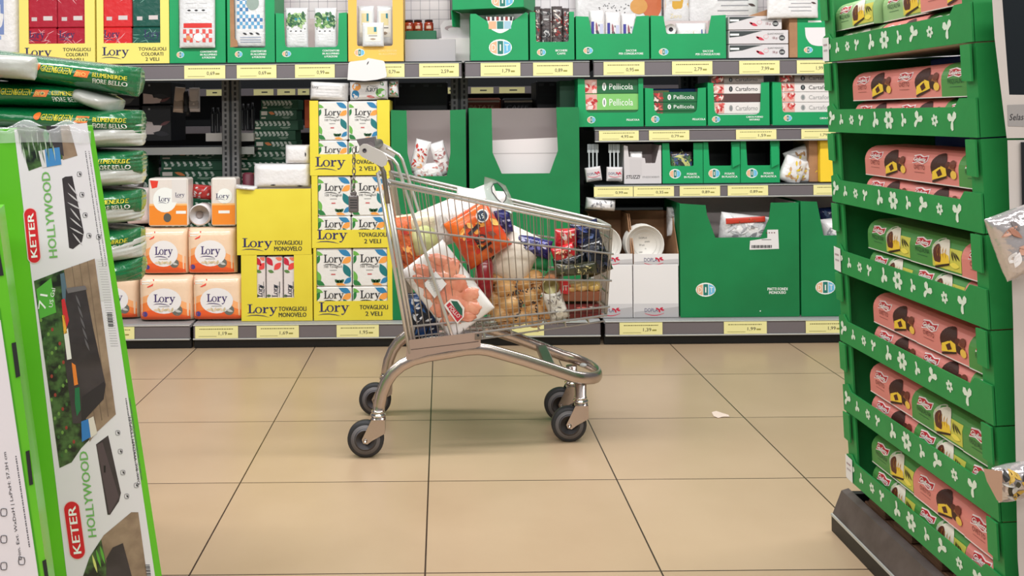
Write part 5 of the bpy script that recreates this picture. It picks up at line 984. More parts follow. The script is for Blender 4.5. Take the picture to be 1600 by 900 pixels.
def tray(k):
    sh = 0.0
    loc = Vector((XB - math.sin(LEAN) * TSP * k, DNEAR, TZ + math.cos(LEAN) * TSP * k))
    lb = ('lowest', 'second lowest', 'third from the bottom', 'middle', 'third from the top', 'second from the top', 'topmost')[k]
    r = thing('cake_tray', 'green butterfly-print cake tray, %s of the stack' % lb, 'display tray', loc, 'green cake trays', (0, -LEAN, 0))
    P = lambda a, b, off=0.0: Vector((-off, W - a, -b))          # a runs from the far end towards the camera, b down
    m = MB(); lp = [(0, 0), (0, -.07), (.03, -.078), (.05, -.062), (.64, -.062), (W - .06, -.08), (W, -.08), (W, 0)]
    m.slab(P, lp, .004, GREEND, .006)
    for i, (a, kd, rr, ro) in enumerate(((.028, 'b', .022, .4), (.085, 'b', .015, 2.9), (.15, 'f', .014, .2), (.205, 'b', .016, .1), (.28, 'b', .020, 2.8), (.352, 'f', .024, 0), (.42, 'b', .016, 2.6), (.49, 'b', .021, .5), (.56, 'f', .014, .3), (.632, 'b', .021, -.2))): motif(m, lambda x, y, off=0.0: P(x, y, off + .006), kd, a, -.034 - (.002 if i == 0 else 0), rr * .98, ro)
    m.build('front_lip', r)
    for y0, y1 in ((0, .040), (W - .055, W)):
        m = MB(); m.slab(P, [(W - y1, 0), (W - y1, -TSP + .003), (W - y0, -TSP + .003), (W - y0, 0)], .005, GREEND)
        m.build('corner_post', r)
    for yy, nm in ((0, 0), (W, 1)):
        m = MB(); y0, y1 = (0.0, .005) if nm == 0 else (W - .005, W); m.box(.005, DPT, y0 if nm else .0, y1 if nm else .005, 0, TSP - .003, GREEND)
        if nm == 0 and k in (0, 1): 
            Ps = lambda a, b, off=0.0: Vector((a, -off, -b)); text(m, Ps, 'CL', .06, -.10, .012, WINK, w=.02); text(m, Ps, 'FR', .06, -.08, .012, WINK, w=.02)
        m.build('side_panel', r)
    for a0, a1, tp in ((.0, .038, .075), (W - .039, W - .004, .075)):
        m = MB(); m.slab(P, [(a0, -TSP + .004), (a1, -TSP + .004), (a1, -TSP + .004 + tp), (a0, -TSP + .002 + tp)], .004, GREEND, .010); m.build('locking_tab', r)
    m = MB(); m.box(.004, DPT, .005, W - .005, 0, .005, mat('tray_underside', (196, 186, 172), .6)); m.box(DPT - .005, DPT, .005, W - .005, .005, TSP - .004, mat('shaded_inner_card', (30, 44, 34), .8)); m.build('tray_bottom', r)  # back card coloured dark to stand for the shade inside the tray
    if k in (0, 3, 6):
        m = MB(); m.slab(P, [(-.004, -.004), (.0, -.068), (.04, -.066), (.036, -.002)], .0008, WHITE, .009); m.rect(lambda x, y, off=0.0: P(x, y, off + .009), .006, -.05, .03, -.045, ink(170, 150, 155)); m.rect(lambda x, y, off=0.0: P(x, y, off + .009), .006, -.035, .03, -.03, ink(180, 170, 175)); m.build('white_sticker', r)
    return r, loc
PINK = mat('pink_cake_carton', (222, 132, 124), .4, coat=.15); GRC = mat('green_cake_carton', (74, 142, 68), .4, coat=.15); LGC = mat('pale_green_cake_carton', (150, 186, 128), .4, coat=.15)
CL_, CH_, CD_ = .221, .074, .11
def cake_mesh(kind, end=False):
    """one cake carton: length along y, face towards -x; an end-on one shows only its lettered end"""
    CL_ = .108 if end else .221; CD_ = .2 if end else .11
    r = thing('cake_carton', 'x', 'cake carton'); base = {'p': PINK, 'g': GRC, 'w': LGC}[kind]
    prof = [(0, 0), (0, .040), (.0015, .048), (.005, .056), (.011, .064), (.020, .070), (.032, .074), (CD_, .074), (CD_, 0)]; n = len(prof)
    m = MB(); vs = [(x, 0, z) for x, z in prof] + [(x, CL_, z) for x, z in prof]; m.add(vs, [list(range(n)), list(range(2 * n - 1, n - 1, -1))] + [[i, (i + 1) % n, n + (i + 1) % n, n + i] for i in range(n)], base)
    m.box(-.001, CD_, .001, CL_ - .001, 0, .002, ink(226, 216, 210))
    def Q(a, b, off=0.0):                                     # a from the far end, b down from the top along the curved face
        z = max(.001, .074 - b * .92)
        for (x0, z0), (x1, z1) in zip(prof, prof[1:7]):
            if z0 <= z <= z1: return Vector((x0 + (x1 - x0) * (z - z0) / (z1 - z0) - off, CL_ - a, z + off * .3))
        return Vector((.03 - off, CL_ - a, z + off))
    S = 1.12; T = lambda pts: [(x * S + .004, y * S + .004) for x, y in pts]
    m.poly(Q, T([(.018, .010), (.04, .007), (.058, .011), (.075, .008), (.077, .022), (.06, .028), (.04, .024), (.02, .028)]), ink(240, 224, 224), .001); m.poly(Q, T([(.0205, .0125), (.04, .0095), (.058, .0135), (.073, .0105), (.0745, .0205), (.06, .0255), (.04, .0215), (.022, .0255)]), ink(186, 26, 40), .0015)
    text(m, Q, 'Giulietta', .0575, .0285, .010, WINK, w=.053, align='c', off=.0022, bold=.0008); text(m, Q, 'OVETTO' if kind == 'p' else 'PASQUALINA', .0575, .049, .012, ink(110, 30, 34) if kind == 'p' else ink(16, 70, 44), w=.048 if kind == 'p' else .062, align='c', off=.0012); m.rect(Q, .034, .056, .08, .0572, ink(150, 80, 76) if kind == 'p' else ink(40, 90, 60), .001)
    m.build('carton_body', r)
    if end: return r
    m = MB(); br = ink(60, 22, 18) if kind == 'p' else ink(226, 216, 200); ye = ink(240, 200, 60); x0 = .108; K = lambda pts: [(x0 + x * 1.22, .004 + y * 1.12) for x, y in pts]
    if kind != 'p': m.rect(Q, x0 - .006, .022, CL_ - .002, .074, ink(206, 200, 84), .0008, 1, 4); m.ell(Q, x0 + .018, .034, .026, .03, ink(186, 190, 170), .001, rings=2)
    m.ell(Q, x0 + .034, .040, .034, .034, br, .0016, n=24, clip=(0, 0, 1, .058), rings=6)
    m.poly(Q, K([(.004, .060), (.006, .042), (.036, .028), (.052, .032), (.054, .048)]), ye, .0018); m.poly(Q, K([(.004, .062), (.054, .048), (.054, .052), (.006, .066)]), ink(50, 22, 16), .0022)
    if kind != 'p':
        m.ell(Q, x0 + .016, .044, .016, .026, ink(90, 40, 26), .002, n=20, clip=(0, 0, 1, .062), rings=5)
        for i in range(4): m.leaf(Q, x0 + .018 + .011 * i, .036, .026, .004, 1.5, ink(196, 140, 40), .0022)
        for i in range(3): m.leaf(Q, x0 + .078 + i * .010, .038, .026, .005, 1.3 - .3 * i, ink(50, 40, 26), .002)
        m.leaf(Q, x0 + .085, .060, .04, .014, 0, ink(240, 222, 90), .0018)
    else:
        m.poly(Q, K([(.02, .042), (.034, .034), (.04, .046), (.026, .052)]), ink(74, 26, 18), .0024)
        for i, (u, v) in enumerate(((.072, .034), (.086, .040), (.078, .050), (.094, .054), (.090, .030))): m.ell(Q, x0 + u, v, .012, .010, ink(*((84, 34, 22), (150, 90, 50), (60, 22, 16), (236, 190, 80), (110, 50, 34))[i]), .0016 + i * .0002)
    m.build('cake_picture', r)
    return r
protos = {}
def cake(kind, k, row, ynear, label, xin=.03, rz=0.0, ry=0.0, end=False):
    a = XB - math.sin(LEAN) * TSP * k; zt = TZ + math.cos(LEAN) * TSP * k; lz = .0065 + row * .0755; R_ = Matrix.Rotation(-LEAN, 3, 'Y')
    loc = Vector((a, DNEAR, zt)) + R_ @ Vector((xin, ynear, lz)); rot = (0, -LEAN + ry, rz)
    lab = label
    key = (kind, end)
    if key not in protos:
        protos[key] = cake_mesh(kind, end); r = protos[key]; r.location = loc; r.rotation_euler = rot; r['label'] = lab; r['group'] = 'cake cartons in the trays'; return r
    return clone(protos[key], loc, lab, 'cake cartons in the trays', rot)
tn = ('lowest tray', 'second lowest tray', 'third tray from the bottom', 'middle tray', 'third tray from the top', 'second tray from the top', 'topmost tray')
KN = {'p': 'pink OVETTO', 'g': 'green PASQUALINA', 'w': 'pale green'}
for k in range(7): tray(k)
LO = {0: ('pgg', 'ppg'), 1: ('ggp', 'ggp'), 2: ('gpp', 'gpp'), 3: ('pgg', 'pgg'), 4: ('ppp', 'gpp'), 5: ('gpp', 'gpp')}      # nearest to farthest, lower row then upper row
EN = ('nearest, end-on,', 'middle', 'farthest')
OFF = (.062, .048, .006, .014, .006, .055)
for k in range(6):
    for row in (0, 1):
        for j in range(3):
            kd = LO[k][row][j]; y = OFF[k] + (0, .110, .333)[j] + (.006 * row) - (.004 if row == 0 and k % 2 else 0)
            cake(kd, k, row, max(.007, y), '%s cake carton, %s row, %s in the %s' % (KN[kd], ('lower', 'upper')[row], EN[j], tn[k]), .014 + .004 * row + .002 * j, end=(j == 0))
for j, (y, ry, kd, row) in enumerate(((.47, 0, 'w', 1), (.24, 0, 'w', 1), (.02, 0, 'p', 1), (.45, 0, 'w', 0), (.22, 0, 'p', 0), (.007, 0, 'g', 0))):
    cake(kd, 6, row, y, '%s cake carton, %s in the topmost tray' % (KN[kd], ('upper row, farthest', 'upper row, middle', 'upper row, nearest', 'lower row, farthest', 'lower row, middle', 'lower row, nearest')[j]), .02 + (.02 * (j == 1)), 0, ry)
for k in (4, 5):
    m = MB(); R_ = Matrix.Rotation(-LEAN, 3, 'Y'); o0 = Vector((XB - math.sin(LEAN) * TSP * k, DNEAR, TZ + math.cos(LEAN) * TSP * k)); m.box(0, .1, 0, .42, 0, .03, ink(40, 66, 160), .004); P = lambda a, b, off=0.0: Vector((-off, a, b)); m.rect(P, .05, .008, .12, .022, ink(200, 200, 220)); m.rect(P, .2, .01, .24, .02, ink(200, 200, 220))
    r = m.build('blue_carton', None, (0, 0, 0)); r.location = o0 + R_ @ Vector((.18, .1, .148)); r.rotation_euler = (0, -LEAN, 0); tag(r, 'flat blue carton at the back of the %s' % tn[k], 'carton')
# shelf base the trays stand on, and a wooden pallet
bx = XX(1296, 2.61, 830); b0 = Vector((bx, 2.2, 0)); r = thing('floor_display_plinth', 'low grey and black shelf base in front of the cake trays', 'shelf base', b0)
m = MB(); prof = [(bx, .0), (bx, .045), (bx + .005, .048), (bx + .03, .112), (bx + .05, .118), (bx + .05, .0)]; n = len(prof)
m.add([(x, 1.0, z) for x, z in prof[1:]] + [(x, 2.6, z) for x, z in prof[1:]], [[0, 1, 2, 3, 4], [9, 8, 7, 6, 5]] + [[i, (i + 1) % 5, 5 + (i + 1) % 5, 5 + i] for i in range(5)], mat('worn_grey_rail', (94, 84, 82), .4, .2, rgb2=(80, 70, 68), nscale=20)); m.build('front_rail', r, b0)
m = MB(); m.box(bx + .002, bx + .05, 1.0, 2.6, 0, .044, BLACK); m.box(bx + .05, bx + .6, 2.58, 2.6, 0, .11, BLACK); m.build('plinth', r, b0)
m = MB(); m.box(bx - .001, bx + .004, 1.0, 2.598, .044, .05, RAILB); m.build('edge_trim', r, b0)
WD = mat('pallet_wood', (128, 92, 66), .75, rgb2=(96, 66, 46), nscale=6, stretch=(20, 2, 20)); p0 = Vector((bx + .08, 1.9, 0)); pr = thing('wooden_pallet', 'rough brown wooden pallet under the cake trays', 'pallet', p0)
for i in range(3): m = MB(); m.box(bx + .075 + i * .15, bx + .145 + i * .15, 1.88, 2.56, .03, .10, WD, .003); m.build('bearer', pr, p0)
for i in range(5): m = MB(); m.box(bx + .07, bx + .45, 1.88 + i * .138, 1.97 + i * .138, .101, .122, WD, .003); m.build('deck_board', pr, p0)
m = MB(); m.box(bx + .07, bx + .45, 1.9, 2.55, .124, .15, mat('dark_tray_card', (40, 34, 30), .7), .003); m.build('dark_liner_board', pr, p0)
# grey cardboard display at the right edge
DG_ = 1.80; r = thing('grey_card_display', 'pale grey cardboard display with dark window at the right edge', 'display', at(1590, 560, DG_)); o_ = at(1590, 560, DG_); GC = mat('pale_grey_display_card', (196, 188, 182), .55, rgb2=(186, 178, 172), nscale=5)
P = lambda x, y, off=0.0: at(x, y, DG_ - off)
m = MB(); m.slab(P, [(1549, -20), (1554, 60), (1573, 216), (1760, 214), (1760, 150), (1577, 148), (1566, 0), (1565, -20)], .01, GC); m.slab(P, [(1565, -20), (1566, 0), (1571, 100), (1577, 150), (1760, 150), (1760, -20)], .01, mat('dark_window_film', (22, 28, 32), .25), -.004); m.poly(P, [(1574, 164), (1640, 162), (1640, 199), (1575, 197)], ink(150, 146, 144)); text(m, P, 'Selasuei F', 1577, 188, 10, CHAR, w=44, rot=.03, shear=.2); m.build('upper_panel', r, o_)
m = MB(); m.slab(P, [(1574, 219), (1760, 217), (1780, 1300), (1622, 1300), (1590, 872), (1583, 500)], .01, GC, -.002); m.slab(P, [(1595, 222), (1760, 222), (1760, 330), (1597, 330)], .006, BLACK, .003); m.build('lower_panel', r, o_)
m = MB(); a = P(1640, 0); m.box(1.57, 1.9, DG_ + .012, DG_ + .4, 0, 1.36, GC); m.build('display_body', r, o_)
FOIL = mat('silver_foil_film', (206, 200, 200), .16, .6, bump=.5, bscale=30)
bag('crinkled silver foil packet hanging at the right edge, upper one', 1592, 378, 78, 104, DG_ - .06, .05, .35, ((196, 150, 130), (170, 120, 100), (230, 226, 226), (120, 112, 112)), 71, body=FOIL, amp=.008, n=14, name='foil_packet', cat='packet')
bag('dark foil packet with yellow and black bits at the right edge', 1585, 752, 62, 56, DG_ - .05, .05, .2, ((60, 56, 40), (196, 160, 70), (200, 200, 196), (40, 40, 40)), 72, body=FOIL, amp=.008, n=26, name='foil_packet', cat='packet')
m = MB(); m.slab(P, [(1536, 732), (1566, 736), (1566, 784), (1558, 782), (1542, 752)], .004, mat('bare_card', (176, 140, 116), .7), .075); tag(m.build('torn_card', None, P(1550, 750)), 'torn bare cardboard corner beside the dark foil packet', 'cardboard')
# ---------------------------------------------------------------- the shopping trolley
T0 = Vector((.1, 3.43, 0)); trolley = thing('shopping_trolley', 'zinc wire supermarket trolley full of groceries, seen side on', 'shopping trolley', T0)
def cq(a, b, t): return a + (b - a) * t
PX = {'RT': (600, 283, 3.20), 'FT': (957, 357, 3.32), 'RB': (641, 534, 3.22), 'FB': (948, 492, 3.34)}
NR = {k: at(*v) for k, v in PX.items()}
FARD = {'RT': 3.66, 'FT': 3.57, 'RB': 3.63, 'FB': 3.55}
FR = {k: Vector((NR[k].x - (.012 if k[0] == 'F' else 0), FARD[k], NR[k].z)) for k in NR}
def SP(side, u, v):
    N = NR if side == 0 else FR
    return cq(cq(N['RT'], N['FT'], u), cq(N['RB'], N['FB'], u), v)
def wire(m, a, b, r, n=6): m.tube([a, b], r, CHROME, n)
m = MB()
def rimloop(dz, r, ex=0.0):
    a, b, c, d = NR['RT'], NR['FT'], FR['FT'], FR['RT']; pts = [a, cq(a, b, .5), cq(a, b, .93)]
    for t in (.25, .5, .75): pts.append(cq(cq(cq(a, b, .93), b, t), cq(b, cq(b, c, .2), t), t))
    pts += [cq(b, c, .22), cq(b, c, .5), cq(b, c, .78)]
    for t in (.25, .5, .75): pts.append(cq(cq(cq(b, c, .78), c, t), cq(c, cq(c, d, .08), t), t))
    pts += [cq(c, d, .08), cq(c, d, .5), d]
    m.tube([p + Vector((0, 0, dz)) for p in pts], r, CHROME, 8)
rimloop(.004, .0062); rimloop(-.008, .0048); m.build('basket_rim', trolley, T0)
VV = (.29, .6, .905, 1.0)
for side in (0, 1):
    m = MB(); NW = 31
    for i in range(NW + 1): u = .015 + .975 * i / NW; wire(m, SP(side, u, 0), SP(side, u, 1), .0019, 5)
    for v in VV: wire(m, SP(side, -.0, v) + Vector((0, -.004 if side == 0 else .004, 0)), SP(side, 1.012 if v < 1 else 1.0, v) + Vector((0, -.004 if side == 0 else .004, 0)), .0042 if v == 1 else .0038, 8)
    m.build('basket_side_panel', trolley, T0)
m = MB()
for i in range(12): t = i / 11; wire(m, cq(NR['FT'], FR['FT'], t), cq(NR['FB'], FR['FB'], t), .0022)
for v in (.12, .29, .45, .6, .75, .905, 1.0): wire(m, SP(0, 1, v), SP(1, 1, v), .0032)
m.build('basket_front_panel', trolley, T0)
m = MB()
for i in range(7): t = i / 6; wire(m, cq(NR['RB'], FR['RB'], t), cq(NR['FB'], FR['FB'], t), .0032)
for i in range(28): u = .02 + .96 * i / 27; wire(m, SP(0, u, 1) + Vector((0, 0, -.005)), SP(1, u, 1) + Vector((0, 0, -.005)), .002)
for u in (.36, .5, .64, .78, .9): a, b = SP(0, u, 1), SP(1, u, 1); m.tube([a, a + Vector((.004, .0, -.022)), cq(a, b, .06) + Vector((.01, 0, -.024)), cq(a, b, .94) + Vector((.01, 0, -.024)), b + Vector((.004, 0, -.022)), b], .0026, CHROME, 6)
m.tube([SP(0, .34, 1) + Vector((0, 0, -.024)), SP(0, 1, 1) + Vector((-.01, 0, -.022))], .003, CHROME, 6)
m.build('basket_bottom', trolley, T0)
m = MB()
for i in range(7): t = (i + .5) / 7; wire(m, cq(NR['RT'], FR['RT'], t) + Vector((.008, 0, 0)), cq(NR['RB'], FR['RB'], t) + Vector((.012, 0, 0)), .0022)
for v in (.05, .35, .65, .93): wire(m, SP(0, .01, v), SP(1, .01, v), .003)
m.build('rear_gate', trolley, T0)
for (a, b, D0, D1, r) in (((590, 270), (640, 552), 3.185, 3.21, .0062), ((597, 268), (645, 548), 3.19, 3.215, .0055), ((604, 285), (649, 540), 3.195, 3.22, .005)):
    m = MB(); p, q = at(*a, D0), at(*b, D1); m.tube([p + Vector((.012, 0, -.004)), p + Vector((.003, 0, .004)), p, cq(p, q, .5), q], r, CHROME, 8); m.build('corner_rod', trolley, T0)
m = MB(); p, q = FR['RT'] + Vector((-.004, .004, .01)), FR['RB'] + Vector((.0, .004, -.03)); m.tube([p, q], .0065, CHROME, 8); m.build('corner_rod', trolley, T0)
# gate stay rods, bent over towards the handle
for D, e in ((3.215, 1), (3.62, 0)):
    pts = [(590, 238), (600, 243), (612, 250), (618, 258), (622, 270), (629, 292), (640, 328), (656, 378)] + ([(680, 452), (706, 533)] if e else [(672, 430)])
    k = D / 3.215; m = MB(); base = [at(x, y, 3.215) for x, y in pts]; sm = []
    for i in range(len(base) - 1): sm.append(base[i]); sm.append(cq(base[i], base[i + 1], .5))
    sm.append(base[-1]); m.tube([Vector((p.x + .006, D, p.z + .002)) for p in sm], .0058, CHROME, 8); m.build('stay_rod', trolley, T0)
# handle
GP_ = mat('grey_handle_plastic', (168, 160, 158), .35); GD_ = mat('dark_handle_plastic', (112, 104, 106), .35)
h0 = at(577, 230, 3.17); m = MB(); m.lathe((h0.x, 3.17, h0.z), (0, 1, 0), [(0, .017), (.49, .017)], GD_, 20); m.build('handlebar', trolley, T0)
for D in (3.15, 3.65):
    pts = [at(x, y, 3.16) for x, y in ((561, 235), (562, 229), (567, 225), (573, 225), (597, 237), (603, 243), (606, 250), (603, 258), (597, 261), (591, 258), (566, 245), (562, 241))]
    m = MB(); n = len(pts); vs = [Vector((p.x, D, p.z)) for p in pts] + [Vector((p.x, D + .03, p.z)) for p in pts]; m.add(vs, [list(range(n)), list(range(2 * n - 1, n - 1, -1))] + [[i, (i + 1) % n, n + (i + 1) % n, n + i] for i in range(n)], mat('pale_grey_plastic', (204, 198, 194), .35))
    b = m.build('handle_bracket', trolley, T0); c = at(570, 235, D); c.x = at(570, 235, 3.16).x; c.z = at(570, 235, 3.16).z; m = MB(); m.lathe((c.x, D - .003, c.z), (0, 1, 0), [(0, .007), (.004, .008)], GD_, 16); m.lathe((c.x, D - .0045, c.z), (0, 1, 0), [(0, .004), (.002, .005)], CHAR, 12); m.build('screw', b, T0)
    m = MB(); q = [at(x, y, 3.17) for x, y in ((588, 252), (595, 259), (600, 270), (602, 290), (606, 318))]; m.tube([Vector((p.x, D + .02, p.z)) for p in q], .008, mat('dull_steel', (150, 142, 138), .35, .9), 8); m.build('handle_stem', trolley, T0)
m = MB(); pts = [at(x, y, 3.19) for x, y in ((556, 218), (584, 214), (586, 228), (574, 226), (562, 230))]; n = 5; m.add([Vector((p.x, d, p.z)) for d in (3.2, 3.3) for p in pts], [list(range(5)), list(range(9, 4, -1))] + [[i, (i + 1) % n, n + (i + 1) % n, n + i] for i in range(n)], GD_); lock = m.build('coin_lock_housing', trolley, T0)
m = MB(); y = 232
for i in range(9):
    c = at(553 - (i > 5) * .6, 235 + i * 8.2, 3.17); pts = []
    for j in range(12):
        a = 2 * PI * j / 12; r1, r2 = .0052, .0115; pts.append(c + (Vector((r1 * math.cos(a), 0, r2 * math.sin(a))) if i % 2 == 0 else Vector((r1 * .5 * math.cos(a), r1 * math.cos(a), r2 * math.sin(a)))))
    m.tube(pts, .0017, mat('dull_steel', (150, 142, 138), .35, .9), 6, closed=True)
m.build('chain', trolley, T0)
m = MB(); a, b = at(545, 332, 3.175), at(560, 305, 3.175); m.box(a.x, b.x, 3.165, 3.185, a.z, b.z, GD_, .004); m.box(a.x + .006, b.x - .006, 3.168, 3.182, b.z - .001, b.z + .012, GD_, .003); P = lambda x, y, off=0.0: at(x, y, 3.165 - off)
for k in range(4): m.rect(P, 547, 312 + 4 * k, 558, 313.3 + 4 * k, CHAR, .0005)
m.build('chain_key', lock, T0)
# chassis: one bent oval tube from the near rear leg round the nose to the far rear leg
path = [(591, 650), (592.5, 634), (596, 616), (603, 598), (613, 583), (627, 571), (645, 562), (668, 556), (700, 551), (728, 546), (748, 545), (764, 547), (785, 553), (820, 563), (860, 576), (895, 588)]
def dn(px): return 3.2 + (px - 592) / (895 - 592) * .11
near = [at(x, y, dn(x)) for x, y in path]; mid = lambda x: 3.425 + (x + .21) * .045
far_ = [Vector((p.x, 2 * mid(p.x) - p.y + .0, p.z)) for p in near]
zt1 = near[-1].z; xt = near[-1].x; yn, yf = near[-1].y, far_[-1].y; nose = []
for i in range(1, 12):
    a = PI * i / 12; nose.append(Vector((xt + .115 * math.sin(a) + .0, cq(yn, yf, (1 - math.cos(a)) / 2), zt1 - .026 * math.sin(a))))
m = MB(); m.tube(near + nose + far_[::-1], 0, STEEL, 14, flat=(.012, .0215, (0, 0, 1))); m.build('chassis_tube', trolley, T0)
m = MB(); P = lambda x, y, off=0.0: at(x, y, 3.205 - off); m.slab(P, [(634, 556), (637, 533), (641, 531), (748, 519), (751, 521), (751, 541), (742, 544), (700, 549), (668, 555), (645, 562), (636, 563)], .44, mat('pinkish_grey_metal', (190, 168, 160), .32, .55)); m.poly(P, [(642, 546), (748, 533), (748, 534), (642, 547)], ink(70, 56, 54)); m.build('basket_carrier', trolley, T0)
m = MB(); P = lambda x, y, off=0.0: at(x, y, 3.2 - off); m.slab(P, [(742, 521), (753, 520), (753, 530), (742, 531)], .01, mat('dull_steel', (150, 142, 138), .35, .9)); m.ell(P, 747, 524, 2, 2, CHAR); m.build('carrier_clip', trolley, T0)
m = MB(); m.box(near[-2].x - .02, near[-2].x + .02, near[-2].y, far_[-2].y, near[-2].z - .012, near[-2].z + .012, mat('dull_steel', (150, 142, 138), .35, .9), .004); m.build('cross_brace', trolley, T0)
for k in (0, 1):
    m = MB(); c = nose[3 + 4 * k]; m.blob((c.x - .03, c.y, c.z + .004), (.014, .012, .008), mat('clear_bumper_stud', (196, 200, 200), .15)); m.build('bumper_stud', trolley, T0)
TY = mat('dark_rubber_tyre', (40, 40, 44), .55); WG = mat('grey_wheel_plastic', (104, 100, 102), .5); WG2 = mat('grey_wheel_web', (92, 88, 90), .5)
CH2 = mat('polished_zinc', (214, 208, 204), .14, 1.0)
def caster(sx, y, ztop, long_):
    m = MB(); R_ = .0625; wx = sx - .043; m.lathe((wx, y - .016, R_), (0, 1, 0), [(0, .040), (.0, R_ - .012), (.002, R_ - .004), (.006, R_), (.026, R_), (.03, R_ - .004), (.032, R_ - .012), (.032, .04)], TY, 36)
    m.lathe((wx, y - .0175, R_), (0, 1, 0), [(0, .030), (.0005, .050), (.0345, .050), (.035, .03)], WG, 36)
    m.lathe((wx, y - .0185, R_), (0, 1, 0), [(0, .036), (.001, .038), (.036, .038), (.037, .036)], CHAR, 36); m.lathe((wx, y - .020, R_), (0, 1, 0), [(0, .033), (.001, .0362), (.039, .0362), (.04, .033)], WG2, 36)
    w_ = m.build('caster_wheel', trolley, T0); m = MB(); m.lathe((wx, y - .028, R_), (0, 1, 0), [(0, .004), (.002, .007), (.054, .007), (.056, .004)], CH2, 14); m.build('axle_bolt', w_, T0)
    m = MB()
    for s in (-1, 1):
        yy = y + s * .0235; pts = [(sx - .022, .132), (sx + .024, .132), (sx + .024, .086), (sx - .02, .062), (sx - .036, .050), (sx - .05, .053), (sx - .055, .066)]; n = len(pts)
        m.add([(x, yy - .0015, z) for x, z in pts] + [(x, yy + .0015, z) for x, z in pts], [list(range(n)), list(range(2 * n - 1, n - 1, -1))] + [[i, (i + 1) % n, n + (i + 1) % n, n + i] for i in range(n)], STEEL)
    n = 12; prof = [(-.022, .132), (.024, .132)]
    m.tube([(sx + .001, y, .128), (sx + .001, y, .14)], .0245, STEEL, 20)
    m.add([(sx + .024, y - .0235, .132), (sx + .024, y + .0235, .132), (sx + .024, y + .0235, .088), (sx + .024, y - .0235, .088)], [[0, 1, 2, 3]], STEEL); m.build('caster_fork', trolley, T0)
    m = MB(); m.lathe((sx, y, .138), (0, 0, 1), [(0, .02), (.003, .027), (.008, .027), (.011, .021), (.014, .021), (.016, .024), (.021, .022), (.022, .017)], CH2, 24)
    if long_: m.lathe((sx, y, .159), (0, 0, 1), [(0, .02), (ztop - .159, .021)], STEEL, 20)
    m.build('swivel_collar', trolley, T0)
na, fa = near[0], far_[0]
caster(na.x, na.y, .17, 0); caster(fa.x, fa.y, .17, 0)
nb = at(907, 600, 3.335); caster(nb.x, 3.335, nb.z + .004, 1); caster(nb.x, 3.565, nb.z + .004, 1)
# ---------------------------------------------------------------- groceries in the trolley
def rot2(dx, dy, r): c, s = math.cos(r), math.sin(r); return dx * c - dy * s, dx * s + dy * c
CD = 3.262; s = CD / F; O = at(699, 453, CD); foam = mat('white_foam_tray', (232, 228, 226), .5, coat=.5); root = thing('chicken_tray', 'white foam tray of pink chicken pieces leaning against the trolley wires', 'meat tray', O); RT_ = .644
m = MB(); Q0 = pillow(m, (0, 0, 0), 84 * s, 134 * s, .034, foam, RT_, .0, 10, 1, p=9, n=22); m.build('foam_tray', root)
def CQ(px, py, off=0.0):
    dx, dy = rot2(px - 699, py - 453, RT_); return Q0(dx * s, dy * s, off)
MEAT = mat('raw_chicken', (236, 164, 136), .22, rgb2=(218, 130, 104), nscale=22, bump=.25, bscale=40, coat=.6)
rr = random.Random(5)
for i, (px, py, a, b) in enumerate(((684, 400, 26, 11), (655, 420, 24, 12), (702, 414, 15, 20), (650, 436, 20, 12), (672, 448, 20, 16), (712, 440, 20, 18), (735, 462, 18, 14), (690, 468, 24, 17), (716, 480, 26, 18), (742, 484, 15, 13), (680, 488, 18, 14), (704, 503, 24, 12), (728, 500, 18, 11), (662, 458, 12, 14), (690, 430, 22, 16))):
    m = MB(); c = CQ(703 + (px - 699) * .84, 452 + (py - 453) * .86, .002); m.blob(c + Vector((0, .004, 0)), (a * s * .85, .008, b * s * .85), MEAT, .3, 9, i, 18, rot=rr.uniform(-.4, .6)); m.build('chicken_piece', root)
m = MB(); hp = []
for k in range(28):
    t = 2 * PI * k / 28; cx_, cy_ = math.cos(t), math.sin(t); ex = (abs(cx_) ** 5 + abs(cy_) ** 5) ** -.2 * (1 + .05 * math.sin(k * 2.3)); hp.append(Q0(cx_ * ex * 29 * s, cy_ * ex * 51 * s, .0015))
m.add(hp + [Q0(0, 0, .004)], [[28, k, (k + 1) % 28] for k in range(28)], MEAT, True); m.build('meat_layer', root)
m = MB(); lf = .016
m.poly(lambda x, y, off=0.0: CQ(x, y, off + lf), [(681, 421), (698, 441), (679, 463), (662, 441)], WHITE, .001)
for k in range(6): m.rect(lambda x, y, off=0.0: CQ(x, y, off + lf), 670 + k * 1.5, 436 + k * 3, 682 + k * 1.5, 436.8 + k * 3, ink(150, 150, 156), .0015)
m.build('price_sticker', root); m = MB(); PL = lambda x, y, off=0.0: CQ(x, y, off + lf); c_, s_2 = math.cos(-.7), math.sin(-.7)
m.poly(PL, [(693, 474), (704, 464), (716, 466), (725, 478), (724, 492), (714, 503)], ink(236, 228, 224), .001); m.poly(PL, [(704, 467), (714, 468), (722, 480), (722, 491), (716, 486), (709, 476)], ink(28, 92, 74), .0015); m.poly(PL, [(697, 474), (702, 469), (722, 492), (714, 500)], ink(190, 40, 60), .0017); text(m, PL, 'POLLO', 700, 478, 6, WINK, w=22, rot=-.82, off=.0022); m.build('brand_sticker', root)
BLUEB = mat('blue_food_bag', (20, 70, 130), .3, bump=.3, bscale=30, coat=.5, rgb2=(16, 22, 34), nscale=10, contrast=.05); SCR = ((220, 220, 224), (30, 34, 44), (200, 204, 210), (40, 90, 150), (16, 18, 26))
bag('blue and black printed packet at the bottom rear corner of the trolley', 657, 492, 52, 72, 3.32, .05, .1, SCR, 80, body=BLUEB, n=34, lw=.12, ll=.45, name='food_packet', cat='packet')
FILM = mat('milky_carrier_bag', (236, 230, 226), .35, bump=.5, bscale=22, coat=.3)
